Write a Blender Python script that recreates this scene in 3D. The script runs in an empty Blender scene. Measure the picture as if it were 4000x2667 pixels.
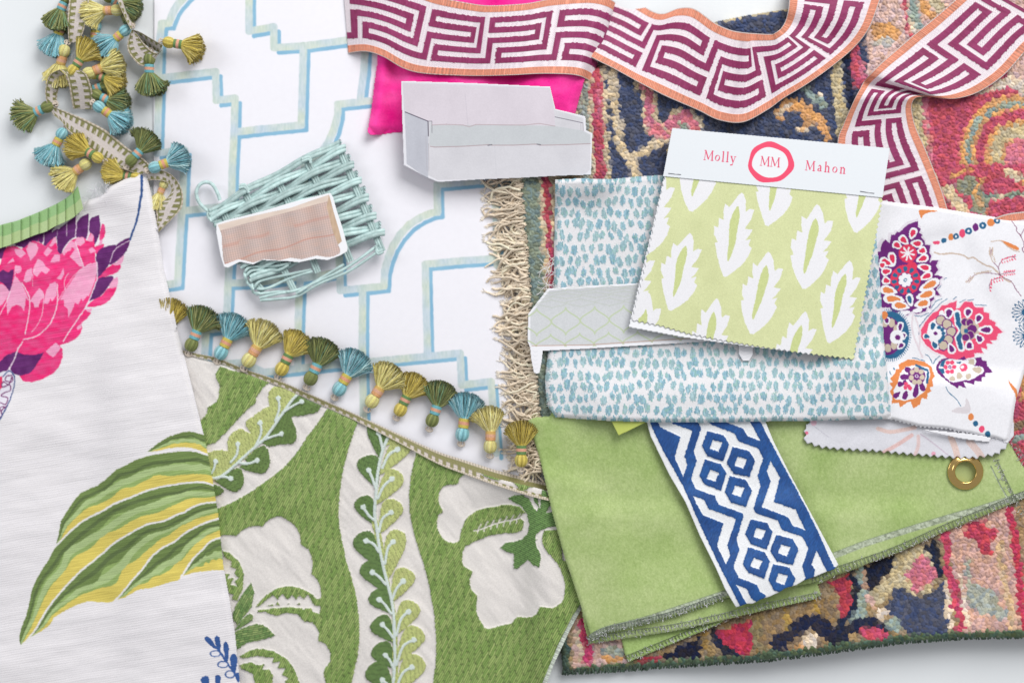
import bpy, math, random
import numpy as np

# ------------------------------------------------------------------ camera, world, lamps, exposure
U = 0.00025            # one drawing unit = 0.25 mm
CX, CY, HC = 1176.0, 784.0, 3200.0     # middle of the laid-out arrangement, camera height in units
sc = bpy.context.scene
cam_d = bpy.data.cameras.new("camera"); cam = bpy.data.objects.new("camera", cam_d)
sc.collection.objects.link(cam); sc.camera = cam
cam.location = (0, 0, HC * U); cam_d.sensor_width = 36.0
cam_d.lens = 36.0 * HC / 2352.0
cam_d.clip_start = 0.01; cam_d.clip_end = 50
cam_d.dof.use_dof = True; cam_d.dof.focus_distance = (HC - 85) * U; cam_d.dof.aperture_fstop = 1.8
w = bpy.data.worlds.new("World"); sc.world = w; w.use_nodes = True
bg = w.node_tree.nodes["Background"]
bg.inputs[0].default_value = (0.98, 0.985, 1.0, 1); bg.inputs[1].default_value = 0.44
def area(name, loc, target, size, power, col):
    d = bpy.data.lights.new(name, 'AREA'); d.shape = 'RECTANGLE'; d.size = size[0]; d.size_y = size[1]
    d.energy = power; d.color = col
    o = bpy.data.objects.new(name, d); sc.collection.objects.link(o); o.location = loc
    from mathutils import Vector
    o.rotation_euler = (Vector(target) - Vector(loc)).to_track_quat('-Z', 'Y').to_euler()
    return o
area("window_light", (0.62, 1.12, 1.25), (0, 0, 0), (1.05, 1.05), 29.5, (1.0, 0.985, 0.96))
area("window_light_left", (-1.5, 0.6, 1.2), (0, 0, 0), (0.8, 0.8), 8.0, (0.96, 0.98, 1.0))
sc.view_settings.view_transform = 'Standard'; sc.view_settings.look = 'None'
sc.view_settings.exposure = 0.0; sc.view_settings.gamma = 1.0
sc.render.engine = 'CYCLES'
sc.cycles.use_denoising = True
sc.cycles.max_bounces = 6; sc.cycles.diffuse_bounces = 3; sc.cycles.glossy_bounces = 2
GAIN = 0.88

rng = np.random.RandomState(7); random.seed(7)
COL = sc.collection
EMB = {}

# ------------------------------------------------------------------ helpers: numbers
def lin(c):
    c = np.asarray(c, dtype=np.float32) / 255.0
    return np.where(c <= 0.04045, c / 12.92, ((c + 0.055) / 1.055) ** 2.4)
def _h(ix, iy, seed):
    h = (ix * 374761393 + iy * 668265263 + seed * 974634777) & 0xffffffff
    h = ((h ^ (h >> 13)) * 1274126177) & 0xffffffff
    return ((h ^ (h >> 16)) & 0xffffff) / float(0xffffff)
def vn(x, y, seed=0):
    x = np.asarray(x, dtype=np.float64); y = np.asarray(y, dtype=np.float64)
    ix = np.floor(x).astype(np.int64); iy = np.floor(y).astype(np.int64)
    fx = x - ix; fy = y - iy; fx = fx * fx * (3 - 2 * fx); fy = fy * fy * (3 - 2 * fy)
    a = _h(ix, iy, seed); b = _h(ix + 1, iy, seed); c = _h(ix, iy + 1, seed); d = _h(ix + 1, iy + 1, seed)
    return (a * (1 - fx) + b * fx) * (1 - fy) + (c * (1 - fx) + d * fx) * fy
def fbm(x, y, seed=0, n=3):
    s = 0; a = 1; t = 0
    for i in range(n):
        s = s + a * vn(x * 2 ** i, y * 2 ** i, seed + i * 17); t += a; a *= 0.5
    return s / t
def T(x0, y0, wn, W=2351.0):
    k = 0.588 * wn / W
    return lambda *pts: [(x0 * 0.588 + p[0] * k, y0 * 0.588 + p[1] * k) for p in pts]
A_ = T(0, 667, 1000); B_ = T(0, 1333, 1000); C_ = T(0, 2000, 1000)
E_ = T(1000, 1333, 1000); F_ = T(1000, 2000, 1000)
G_ = T(0, 0, 1000); I_ = T(1000, 0, 1000); L_ = T(1000, 667, 1000)
J_ = T(2000, 0, 1000); K_ = T(3000, 0, 1000)
N_ = T(2000, 667, 1000); O_ = T(3000, 667, 1000)
H_ = T(2000, 1333, 1000); M_ = T(3000, 1333, 1000)
S_ = T(2000, 2000, 1000); Q_ = T(3000, 2000, 1000)
Z2 = T(1650, 1800, 660, 1568.0); Z3 = T(2540, 1630, 760, 1568.0)
Z4 = T(3420, 820, 580, 1568.0); Z5 = T(3420, 1350, 580, 1568.0)
Z6 = T(2480, 470, 1000, 1651.0); Z7 = T(680, 1350, 620, 1568.0); Z8 = T(750, 530, 780, 1825.0)

def smooth(pts, n=6, closed=True):
    p = np.array(pts, float); m = len(p); out = []
    rngi = range(m) if closed else range(m - 1)
    for i in rngi:
        if closed: a, b, c, d = p[(i - 1) % m], p[i], p[(i + 1) % m], p[(i + 2) % m]
        else: a, b, c, d = p[max(i - 1, 0)], p[i], p[i + 1], p[min(i + 2, m - 1)]
        for k in range(n):
            t = k / n
            out.append(0.5 * ((2 * b) + (-a + c) * t + (2 * a - 5 * b + 4 * c - d) * t * t + (-a + 3 * b - 3 * c + d) * t ** 3))
    if not closed: out.append(p[-1])
    return [tuple(q) for q in out]
def resamp(pts, n):
    p = np.array(pts, float); d = np.r_[0, np.cumsum(np.hypot(*np.diff(p[:, :2], axis=0).T))]
    t = np.linspace(0, d[-1], n)
    return np.stack([np.interp(t, d, p[:, k]) for k in range(p.shape[1])], 1)
def inpoly(X, Y, poly):
    m = np.zeros(X.shape, bool); n = len(poly)
    for i in range(n):
        x0, y0 = poly[i][:2]; x1, y1 = poly[(i + 1) % n][:2]
        if y0 == y1: continue
        c = ((y0 <= Y) != (y1 <= Y)) & (X < (Y - y0) * ((x1 - x0) / (y1 - y0)) + x0)
        m ^= c
    return m
def boxblur(a, r):
    if r < 1: return a
    a = a.astype(np.float64)
    for ax in (0, 1):
        pad = [(0, 0), (0, 0)]; pad[ax] = (r + 1, r)
        c = np.cumsum(np.pad(a, pad, mode='edge'), axis=ax)
        n = a.shape[ax]
        a = (np.take(c, range(2 * r + 1, 2 * r + 1 + n), axis=ax) - np.take(c, range(0, n), axis=ax)) / (2 * r + 1)
    return a
def maxf(a, r):
    for ax in (0, 1):
        b = a.copy()
        for k in range(1, r + 1):
            s = np.roll(a, k, ax); t = np.roll(a, -k, ax)
            b = np.maximum(b, np.maximum(s, t))
        a = b
    return a

# ------------------------------------------------------------------ the pile-up: what height is reached so far
HS = 4.0; HX0, HY0 = -320.0, -320.0
hw, hh = int(3000 / HS), int(2250 / HS)
HMX, HMY = np.meshgrid(HX0 + np.arange(hw) * HS, HY0 + np.arange(hh) * HS)
HM = np.zeros((hh, hw))
def bil(A, X, Y):
    fx = np.clip((np.asarray(X, float) - HX0) / HS, 0, hw - 2); fy = np.clip((np.asarray(Y, float) - HY0) / HS, 0, hh - 2)
    ix = fx.astype(int); iy = fy.astype(int); fx = fx - ix; fy = fy - iy
    return (A[iy, ix] * (1 - fx) + A[iy, ix + 1] * fx) * (1 - fy) + (A[iy + 1, ix] * (1 - fx) + A[iy + 1, ix + 1] * fx) * fy
def drape(r=6, gap=1.5):
    d = boxblur(boxblur(maxf(HM, r), max(r // 2, 1)), max(r - r // 2 - 1, 1)) + gap
    return lambda X, Y: bil(d, X, Y)
def plane_over(poly, gap=1.5, q=99.0):
    m = inpoly(HMX, HMY, poly); x = HMX[m]; y = HMY[m]; z = HM[m]
    x0, y0 = x.mean(), y.mean()
    M_s = np.stack([np.ones_like(x), x - x0, y - y0], 1); c = np.linalg.lstsq(M_s, z, rcond=None)[0]; c[1:] *= .5
    f0 = lambda X, Y: c[0] + c[1] * (X - x0) + c[2] * (Y - y0)
    off = np.percentile(z - f0(x, y), q) + gap
    return lambda X, Y: f0(X, Y) + off
def raise_to(poly, zf, add=0.0):
    global HM
    m = inpoly(HMX, HMY, poly)
    HM[m] = np.maximum(HM[m], (zf(HMX, HMY) + add)[m])

def P(x, y, z):
    k = (1 - z / HC) * U
    return (x - CX) * k, -(y - CY) * k, z * U

# ------------------------------------------------------------------ helpers: painting a cloth's own colour and relief
class Canvas:
    def __init__(s, X, Y, base):
        s.X, s.Y = X, Y; s.wx = X; s.wy = Y
        s.col = np.empty(X.shape + (3,), np.float32); s.col[:] = base
        s.h = np.zeros(X.shape, np.float32)
        s.x0, s.y0 = X[0, 0], Y[0, 0]; s.st = X[0, 1] - X[0, 0]
    def warp(s, amp, sc_, seed=1):
        s.wx = s.X + (vn(s.X / sc_, s.Y / sc_, seed) - .5) * 2 * amp
        s.wy = s.Y + (vn(s.X / sc_, s.Y / sc_, seed + 5) - .5) * 2 * amp
    def win(s, p, m):
        p = np.asarray([q[:2] for q in p], float); a = p.min(0) - m; b = p.max(0) + m
        i0 = max(int((a[1] - s.y0) / s.st), 0); i1 = min(int((b[1] - s.y0) / s.st) + 2, s.X.shape[0])
        j0 = max(int((a[0] - s.x0) / s.st), 0); j1 = min(int((b[0] - s.x0) / s.st) + 2, s.X.shape[1])
        return (slice(i0, max(i1, i0)), slice(j0, max(j1, j0)))
    def put(s, W_, m, c, h=None):
        if c is not None:
            v = s.col[W_]
            if m.dtype == bool: k = m; al = None
            else: k = m > 0.01; al = m[k][:, None]
            new = c(s.X[W_][k], s.Y[W_][k]) if callable(c) else np.asarray(c, np.float32)
            v[k] = new if al is None else v[k] * (1 - al) + new * al
        if h is not None: q = m if m.dtype == bool else m > .5; s.h[W_][q] = h
    def poly(s, pts, c, h=None, sm=0):
        if sm: pts = smooth(pts, sm)
        W_ = s.win(pts, 6); X = s.wx[W_]
        if X.size == 0: return
        e = s.st * .25; Y = s.wy[W_]; al = 0
        for ox, oy in ((-e, -e * .6), (e * .6, -e), (e, e * .6), (-e * .6, e)): al = al + inpoly(X + ox, Y + oy, pts)
        s.put(W_, al.astype(np.float32) / 4, c, h)
    def line(s, pts, wd, c, h=None, sm=0, taper=None):
        if sm: pts = smooth(pts, sm, False)
        n = len(pts)
        for i in range(n - 1):
            a, b = pts[i], pts[i + 1]; r = wd / 2.0
            if taper: r = r * (1 + (taper - 1) * i / max(n - 1, 1))
            W_ = s.win([a, b], wd + 4); X = s.wx[W_]; Y = s.wy[W_]
            if X.size == 0: continue
            dx, dy = b[0] - a[0], b[1] - a[1]; L2 = dx * dx + dy * dy + 1e-9
            t = np.clip(((X - a[0]) * dx + (Y - a[1]) * dy) / L2, 0, 1)
            d = np.hypot(X - a[0] - t * dx, Y - a[1] - t * dy); al = np.clip((r - d) / s.st + .5, 0, 1) * min(1.0, 2 * r / s.st)
            s.put(W_, al.astype(np.float32), c, h)
    def leaf(s, a, b, wd, c, h=None, fat=0.0):
        """petal from root a to tip b, widest past the middle"""
        ax, ay = a; bx, by = b; L = math.hypot(bx - ax, by - ay) + 1e-6; ux, uy = (bx - ax) / L, (by - ay) / L
        W_ = s.win([a, b], wd / 2 + 3); X = s.wx[W_]; Y = s.wy[W_]
        if X.size == 0: return
        t = ((X - ax) * ux + (Y - ay) * uy) / L; d = np.abs(-(X - ax) * uy + (Y - ay) * ux)
        tt = np.clip(t, 0, 1); pr = np.sqrt(np.clip(tt, 0, 1)) * np.sqrt(np.clip(1 - tt ** (3 + fat * 4), 0, 1))
        s.put(W_, (t > 0) & (t < 1) & (d < wd / 2 * pr * 1.15), c, h)
    def disc(s, c0, r, c, h=None, ry=None):
        ry = ry or r
        W_ = s.win([c0], max(r, ry) + 4); X = s.wx[W_]; Y = s.wy[W_]
        if X.size == 0: return
        s.put(W_, np.clip((1 - np.hypot((X - c0[0]) / r, (Y - c0[1]) / ry)) * min(r, ry) / s.st + .5, 0, 1).astype(np.float32), c, h)

# ------------------------------------------------------------------ helpers: materials
def mat_cloth(name, rough=0.9, sheen=0.0, bump=0.3, bscale=3000, spec=0.2, stretch=None, mott=0.06, ms=900, attr=True, color=None, metallic=0.0, subs=0.0):
    m = bpy.data.materials.new(name); m.use_nodes = True; nt = m.node_tree; nd = nt.nodes; lk = nt.links
    b = nd["Principled BSDF"]; b.inputs["Roughness"].default_value = rough
    b.inputs["Specular IOR Level"].default_value = spec; b.inputs["Metallic"].default_value = metallic
    if sheen: b.inputs["Sheen Weight"].default_value = sheen; b.inputs["Sheen Roughness"].default_value = 0.4
    tc = nd.new("ShaderNodeTexCoord")
    if attr:
        a = nd.new("ShaderNodeAttribute"); a.attribute_name = "Col"; src = a.outputs["Color"]
    else:
        r = nd.new("ShaderNodeRGB"); c = lin(color) * GAIN; r.outputs[0].default_value = (*[float(v) for v in c], 1); src = r.outputs[0]
    if mott:
        n = nd.new("ShaderNodeTexNoise"); n.inputs["Scale"].default_value = ms; n.inputs["Detail"].default_value = 4
        lk.new(tc.outputs["Object"], n.inputs["Vector"])
        mr = nd.new("ShaderNodeMapRange"); mr.inputs[1].default_value = 0.3; mr.inputs[2].default_value = 0.7
        mr.inputs[3].default_value = 1 - mott; mr.inputs[4].default_value = 1 + mott
        lk.new(n.outputs["Fac"], mr.inputs[0])
        vm = nd.new("ShaderNodeVectorMath"); vm.operation = 'SCALE'
        lk.new(src, vm.inputs[0]); lk.new(mr.outputs[0], vm.inputs["Scale"]); src = vm.outputs[0]
    lk.new(src, b.inputs["Base Color"])
    if bump:
        n2 = nd.new("ShaderNodeTexNoise"); n2.inputs["Scale"].default_value = bscale; n2.inputs["Detail"].default_value = 3
        mp = nd.new("ShaderNodeMapping")
        if stretch: mp.inputs["Scale"].default_value = stretch[0]; mp.inputs["Rotation"].default_value = (0, 0, stretch[1])
        lk.new(tc.outputs["Object"], mp.inputs["Vector"]); lk.new(mp.outputs[0], n2.inputs["Vector"])
        bp = nd.new("ShaderNodeBump"); bp.inputs["Strength"].default_value = bump; bp.inputs["Distance"].default_value = 0.0002
        lk.new(n2.outputs["Fac"], bp.inputs["Height"]); lk.new(bp.outputs[0], b.inputs["Normal"])
    return m
M = {}
M['table'] = mat_cloth('painted_table', rough=0.5, spec=0.3, bump=0.12, bscale=420, mott=0.025, ms=14, attr=False, color=(236, 240, 244))
M['paper'] = mat_cloth('printed_paper', rough=0.62, spec=0.3, bump=0.04, bscale=500, mott=0.01, ms=300)
M['card'] = mat_cloth('card_stock', rough=0.5, spec=0.35, bump=0.03, bscale=900, mott=0.01)
M['linen'] = mat_cloth('slub_linen', rough=0.95, bump=0.5, bscale=2600, mott=0.04, ms=1500)
M['weave'] = mat_cloth('plain_weave', rough=0.95, bump=0.45, bscale=3200, mott=0.05, ms=1800)
M['thread'] = mat_cloth('satin_thread', rough=0.6, spec=0.35, sheen=0.1, bump=0.35, bscale=3000, mott=0.10, ms=1600)
M['wool'] = mat_cloth('wool_pile', rough=1.0, spec=0.05, sheen=0.15, bump=0.8, bscale=2400, mott=0.16, ms=1800)
M['velvet'] = mat_cloth('cotton_velvet', rough=1.0, spec=0.05, sheen=0.35, bump=0.5, bscale=1700, mott=0.07, ms=900)
M['cane'] = mat_cloth('painted_cane', rough=0.45, spec=0.4, bump=0.3, bscale=1500, mott=0.08, ms=700)
M['yarn'] = mat_cloth('tassel_yarn', rough=0.65, spec=0.3, sheen=0.15, bump=0.4, bscale=2500, mott=0.14, ms=1200)
M['brass'] = mat_cloth('polished_brass', rough=0.16, spec=0.5, metallic=1.0, bump=0.05, bscale=200, mott=0.03, attr=False, color=(224, 190, 120))
M['steel'] = mat_cloth('staple_steel', rough=0.3, metallic=1.0, bump=0.0, mott=0.05, attr=False, color=(170, 172, 178))

# ------------------------------------------------------------------ helpers: objects
def tag(o, label=None, cat=None, group=None, kind=None):
    if label: o['label'] = label
    if cat: o['category'] = cat
    if group: o['group'] = group
    if kind: o['kind'] = kind
    return o
def mesh_obj(name, V, F, cols, mat, parent=None, smooth_=True, origin=None):
    """V (n,3) world metres, F (m,4) or list; cols (n,3) albedo"""
    V = np.asarray(V, np.float32)
    if origin is None: origin = parent_org.get(parent.name, (0, 0, 0)) if parent else tuple(V.mean(0).tolist()[:2]) + (float(V[:, 2].min()),)
    me = bpy.data.meshes.new(name)
    F = np.asarray(F, np.int32); n = len(F); k = F.shape[1]
    me.vertices.add(len(V)); me.vertices.foreach_set("co", (V - np.array(origin, np.float32)).ravel())
    me.loops.add(n * k); me.loops.foreach_set("vertex_index", F.ravel())
    me.polygons.add(n); me.polygons.foreach_set("loop_start", np.arange(0, n * k, k, dtype=np.int32))
    me.polygons.foreach_set("use_smooth", np.full(n, smooth_))
    if cols is not None:
        at = me.color_attributes.new("Col", 'FLOAT_COLOR', 'POINT')
        c4 = np.ones((len(V), 4), np.float32); c4[:, :3] = cols; at.data.foreach_set("color", c4.ravel())
    me.update(calc_edges=True); me.materials.append(mat)
    o = bpy.data.objects.new(name, me); COL.objects.link(o)
    if parent: o.parent = parent
    else: o.location = origin; parent_org[o.name] = origin
    if parent: parent_org[o.name] = origin
    return o
parent_org = {}
def empty(name, x, y, z, label, cat, group=None):
    o = bpy.data.objects.new(name, None); COL.objects.link(o); o.location = P(x, y, z); o.empty_display_size = 0.01
    parent_org[o.name] = tuple(o.location)
    return tag(o, label, cat, group)

def grid_faces(mask):
    h, w_ = mask.shape; idx = -np.ones(mask.shape, np.int64)
    q = mask[:-1, :-1] & mask[1:, :-1] & mask[:-1, 1:] & mask[1:, 1:]
    used = np.zeros(mask.shape, bool); used[:-1, :-1] |= q; used[1:, :-1] |= q; used[:-1, 1:] |= q; used[1:, 1:] |= q
    idx[used] = np.arange(used.sum())
    a = idx[:-1, :-1][q]; b = idx[1:, :-1][q]; c = idx[1:, 1:][q]; d = idx[:-1, 1:][q]
    F = np.stack([a, b, c, d], 1)
    # boundary edges, wound so that the rim faces outwards
    qp = np.pad(q, 1)
    E = []
    top = qp[1:-1, 1:-1] & ~qp[:-2, 1:-1]; E.append(np.stack([idx[:-1, 1:][top], idx[:-1, :-1][top]], 1))
    bot = qp[1:-1, 1:-1] & ~qp[2:, 1:-1]; E.append(np.stack([idx[1:, :-1][bot], idx[1:, 1:][bot]], 1))
    lef = qp[1:-1, 1:-1] & ~qp[1:-1, :-2]; E.append(np.stack([idx[:-1, :-1][lef], idx[1:, :-1][lef]], 1))
    rig = qp[1:-1, 1:-1] & ~qp[1:-1, 2:]; E.append(np.stack([idx[1:, 1:][rig], idx[:-1, 1:][rig]], 1))
    return used, F, np.concatenate(E)
def sheet(name, poly, step, base, paint, zf, mat, thick=3.0, parent=None, rnd=0, drop=0.0, mask=None, upd=True, upadd=0.0, clamp=True):
    p = np.array([q[:2] for q in poly]); a = p.min(0) - step * 2; b = p.max(0) + step * 2
    X, Y = np.meshgrid(np.arange(a[0], b[0], step), np.arange(a[1], b[1], step))
    m = inpoly(X, Y, poly)
    if mask is not None: m &= mask(X, Y)
    c = Canvas(X, Y, base)
    if paint: paint(c)
    zb = zf(X, Y)
    if rnd:
        r = max(int(rnd / step), 1); bm = boxblur(m.astype(float), r); e = np.clip((1 - bm) * 2, 0, 1)
        zb = zb - drop * e ** 2
    hm_ = bil(HM, X, Y); zb = np.maximum(zb, hm_ + 1.2) if clamp else zb
    Z = zb + c.h
    if clamp: Z = np.maximum(Z, hm_ + 1.0)
    used, F, E = grid_faces(m)
    x, y, z = P(X[used], Y[used], Z[used]); V = np.stack([x, y, z], 1); cols = lin(np.clip(c.col[used], 0, 255)) * GAIN
    # rim going down by the thickness
    bi = np.unique(E); mp = -np.ones(len(V), np.int64); mp[bi] = len(V) + np.arange(len(bi))
    x2, y2, z2 = P(X[used][bi], Y[used][bi], zb[used][bi] - thick)
    V2 = np.stack([x2, y2, z2], 1)
    RF = np.stack([E[:, 0], mp[E[:, 0]], mp[E[:, 1]], E[:, 1]], 1)
    V = np.concatenate([V, V2]); F = np.concatenate([F, RF]); cols = np.concatenate([cols, cols[bi]])
    # F is wound clockwise in picture space: flip so that it looks up
    o = mesh_obj(name, V, F, cols, mat, parent)
    if upd: raise_to(poly, zf, max(upadd, float(np.percentile(c.h[m], 98)) if m.any() else 0))
    return o

def tubes(name, paths, rad, cols, mat, parent=None, sides=5, taper=False, closed_ends=True):
    """paths: list of (n,3) arrays in drawing units (x, y, z); one mesh"""
    Vs, Fs, Cs = [], [], []; off = 0
    ang = np.arange(sides) * 2 * math.pi / sides
    for i, p in enumerate(paths):
        p = np.asarray(p, float); n = len(p)
        r = rad[i] if hasattr(rad, '__len__') else rad
        t = np.gradient(p, axis=0); t /= (np.linalg.norm(t, axis=1, keepdims=True) + 1e-9)
        up = np.tile([0.0, 0.0, 1.0], (n, 1)); s = np.cross(t, up); ln = np.linalg.norm(s, axis=1, keepdims=True)
        s = np.where(ln < 0.05, [1.0, 0, 0], s / (ln + 1e-9)); u = np.cross(s, t)
        rr = np.full(n, r, float) if np.isscalar(r) else np.asarray(r, float)
        if taper: rr = rr * (1 - 0.6 * np.linspace(0, 1, n) ** 3)
        ring = p[:, None, :] + rr[:, None, None] * (np.cos(ang)[None, :, None] * s[:, None, :] + np.sin(ang)[None, :, None] * u[:, None, :])
        x, y, z = P(ring[..., 0], ring[..., 1], ring[..., 2])
        Vs.append(np.stack([x, y, z], -1).reshape(-1, 3))
        k = np.arange(n - 1)[:, None] * sides; j = np.arange(sides)[None, :]; j2 = (j + 1) % sides
        Fs.append(np.stack([off + k + j, off + k + j2, off + k + sides + j2, off + k + sides + j], -1).reshape(-1, 4))
        c = np.asarray(cols[i] if hasattr(cols[0], '__len__') else cols, float)
        cc = np.tile(lin(np.clip(c, 0, 255)) * GAIN, (n * sides, 1)) if c.ndim == 1 else np.repeat(lin(np.clip(c, 0, 255)) * GAIN, sides, 0)
        Cs.append(cc); nv = n * sides
        # end caps as collapsed quads
        for e, fl in ((0, 1), (n - 1, -1)):
            b0 = off + e * sides
            if sides == 3: continue
            qd = [b0, b0 + 1, b0 + 2, b0 + 3][::fl]; Fs.append(np.array([qd]))
            if sides >= 6: Fs.append(np.array([[b0, b0 + 3, b0 + 4, b0 + 5][::fl]]))
        off += nv
    return mesh_obj(name, np.concatenate(Vs), np.concatenate(Fs), np.concatenate(Cs), mat, parent)

def strip(name, pairs, patt, mat, parent=None, step=1.2, mcross=None, nsub=None, zadd=None, thick=1.2, join=None):
    """band between two edges. pairs: (edge0, edge1, u, z0, z1); patt(u, v) -> colour, relief"""
    q = np.array([[a[0], a[1], z0, b[0], b[1], z1, u] for a, b, u, z0, z1 in pairs], float)
    mlen = sum(np.hypot(*(0.5 * (q[i + 1, :2] + q[i + 1, 3:5]) - 0.5 * (q[i, :2] + q[i, 3:5]))) for i in range(len(q) - 1))
    wd = np.max(np.hypot(q[:, 0] - q[:, 3], q[:, 1] - q[:, 4]))
    ns = max(int(mlen / step / (len(q) - 1)), 4)
    s = np.array(smooth(q, ns, False)); n = len(s); mc = mcross or max(int(wd / step), 8)
    v = np.linspace(0, 1, mc)[None, :]; a = s[:, None, :3]; b = s[:, None, 3:6]
    pt = a * (1 - v[..., None]) + b * v[..., None]; uu = np.repeat(s[:, 6:7], mc, 1); vv = np.repeat(v, n, 0)
    col, h = patt(uu, vv, pt)
    z = pt[..., 2] + h
    if zadd is not None: z = z + zadd(uu, vv, pt)
    x, y, zz = P(pt[..., 0], pt[..., 1], z)
    V = np.stack([x, y, zz], -1).reshape(-1, 3)
    k = np.arange(n - 1)[:, None] * mc; j = np.arange(mc - 1)[None, :]
    F = np.stack([k + j, k + j + 1, k + mc + j + 1, k + mc + j], -1).reshape(-1, 4)
    C = (lin(np.clip(col, 0, 255)) * GAIN).reshape(-1, 3)
    # underside
    x, y, zz = P(pt[..., 0], pt[..., 1], z - thick); V2 = np.stack([x, y, zz], -1).reshape(-1, 3)
    o = n * mc; F2 = F[:, ::-1] + o
    e1 = np.arange(n - 1) * mc; S1 = np.stack([e1, e1 + mc, e1 + mc + o, e1 + o], 1)
    e2 = e1 + mc - 1; S2 = np.stack([e2 + mc, e2, e2 + o, e2 + mc + o], 1)
    return (np.concatenate([V, V2]), np.concatenate([F, F2, S1, S2]), np.concatenate([C, C * 0.9]), s)
def merge(parts):
    V, F, C = [], [], []; off = 0
    for p in parts:
        V.append(p[0]); F.append(p[1] + off); C.append(p[2]); off += len(p[0])
    return np.concatenate(V), np.concatenate(F), np.concatenate(C)

# ================================================================== THE SETTING
tv = np.array([(-2.5, -2.5, 0), (2.5, -2.5, 0), (2.5, 2.5, 0), (-2.5, 2.5, 0), (-2.5, -2.5, -.04), (2.5, -2.5, -.04), (2.5, 2.5, -.04), (-2.5, 2.5, -.04)])
tf = [(0, 1, 2, 3), (4, 7, 6, 5), (0, 4, 5, 1), (1, 5, 6, 2), (2, 6, 7, 3), (3, 7, 4, 0)]
tag(mesh_obj('tabletop', tv, tf, None, M['table'], smooth_=False, origin=(0, 0, 0)), kind='structure')

# ================================================================== WALLPAPER
WP = [[(470,-60),(440,-22),(424,-6),(410,9),(400,24),(393,39),(388,54),(371,55),(366,100),(364,172)],
      [(366,180),(362,300),(360,352),(424,345),(418,480),(411,590),(408,650),(370,656)],
      [(366,180),(495,165),(497,231),(540,226),(538,300),(533,400),(532,480),(527,600),(522,690),(520,752),(474,757),(468,840),(466,900)],
      [(424,484),(480,478),(520,474)],
      [(538,304),(588,298),(692,288),(697,110)],
      [(572,-80),(572,72),(629,62),(629,110),(697,106),(795,93),(840,88),(836,160),(828,225)],
      [(848,232),(776,240),(776,262),(768,295),(755,325),(738,350),(722,366),(700,380),(700,440)],
      [(528,650),(600,648),(690,636),(686,700),(684,784),(684,842)],
      [(606,855),(684,846),(760,838),(832,832),(983,818),(1057,811),(1060,884),(1128,876),(1134,960),(1140,1040)],
      [(690,640),(740,632),(775,625)],
      [(779,560),(780,627),(782,667),(833,662),(882,657)],
      [(882,657),(884,620),(892,590),(902,566),(918,540),(940,516),(965,500),(988,490),(1005,487),(1004,424),(1125,413),(1170,408)],
      [(833,662),(832,784),(833,860),(835,960),(836,1060)],
      [(1140,594),(1060,599),(977,607),(979,700),(982,818)],
      [(1136,410),(1140,520),(1142,610)], [(468,840),(560,832),(606,855)]]
def paint_wallpaper(c):
    c.warp(0.5, 8)
    blue = lambda X, Y: np.array([140, 190, 220]) + ((vn(X / 40, Y / 40, 3) - .5) * 14)[:, None] * np.array([1, .8, .5])
    def pale(X, Y):
        t = vn(X / 2.6, Y / 9, 11)[:, None]; g = vn(X / 30, Y / 30, 9)[:, None]
        return np.array([196, 214, 212]) + t * np.array([22, 14, 16]) + (g - .5) * np.array([14, 8, -22])
    for l in WP:
        c.line([(x + 11.5, y + 11.5) for x, y in l], 9.5, blue)
    for l in WP: c.line(l, 17, pale)
    c.col[...] = c.col
wp_poly = [(354, -120), (1250, -120), (1260, 1120), (370, 1120), (353, 700), (351, 400)]
wz = lambda X, Y: 2.0 + 5 * np.clip(fbm(X / 260, Y / 260, 4) - .35, 0, 1) + 3 * np.exp(-((X - 354) / 26) ** 2)
o = sheet('wallpaper_sheet', wp_poly, 1.5, (245, 244, 252), paint_wallpaper, wz, M['paper'], thick=1.0)
tag(o, 'large white wallpaper sheet with pale blue and green stepped trellis lines, under the wicker square', 'wallpaper')

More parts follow.
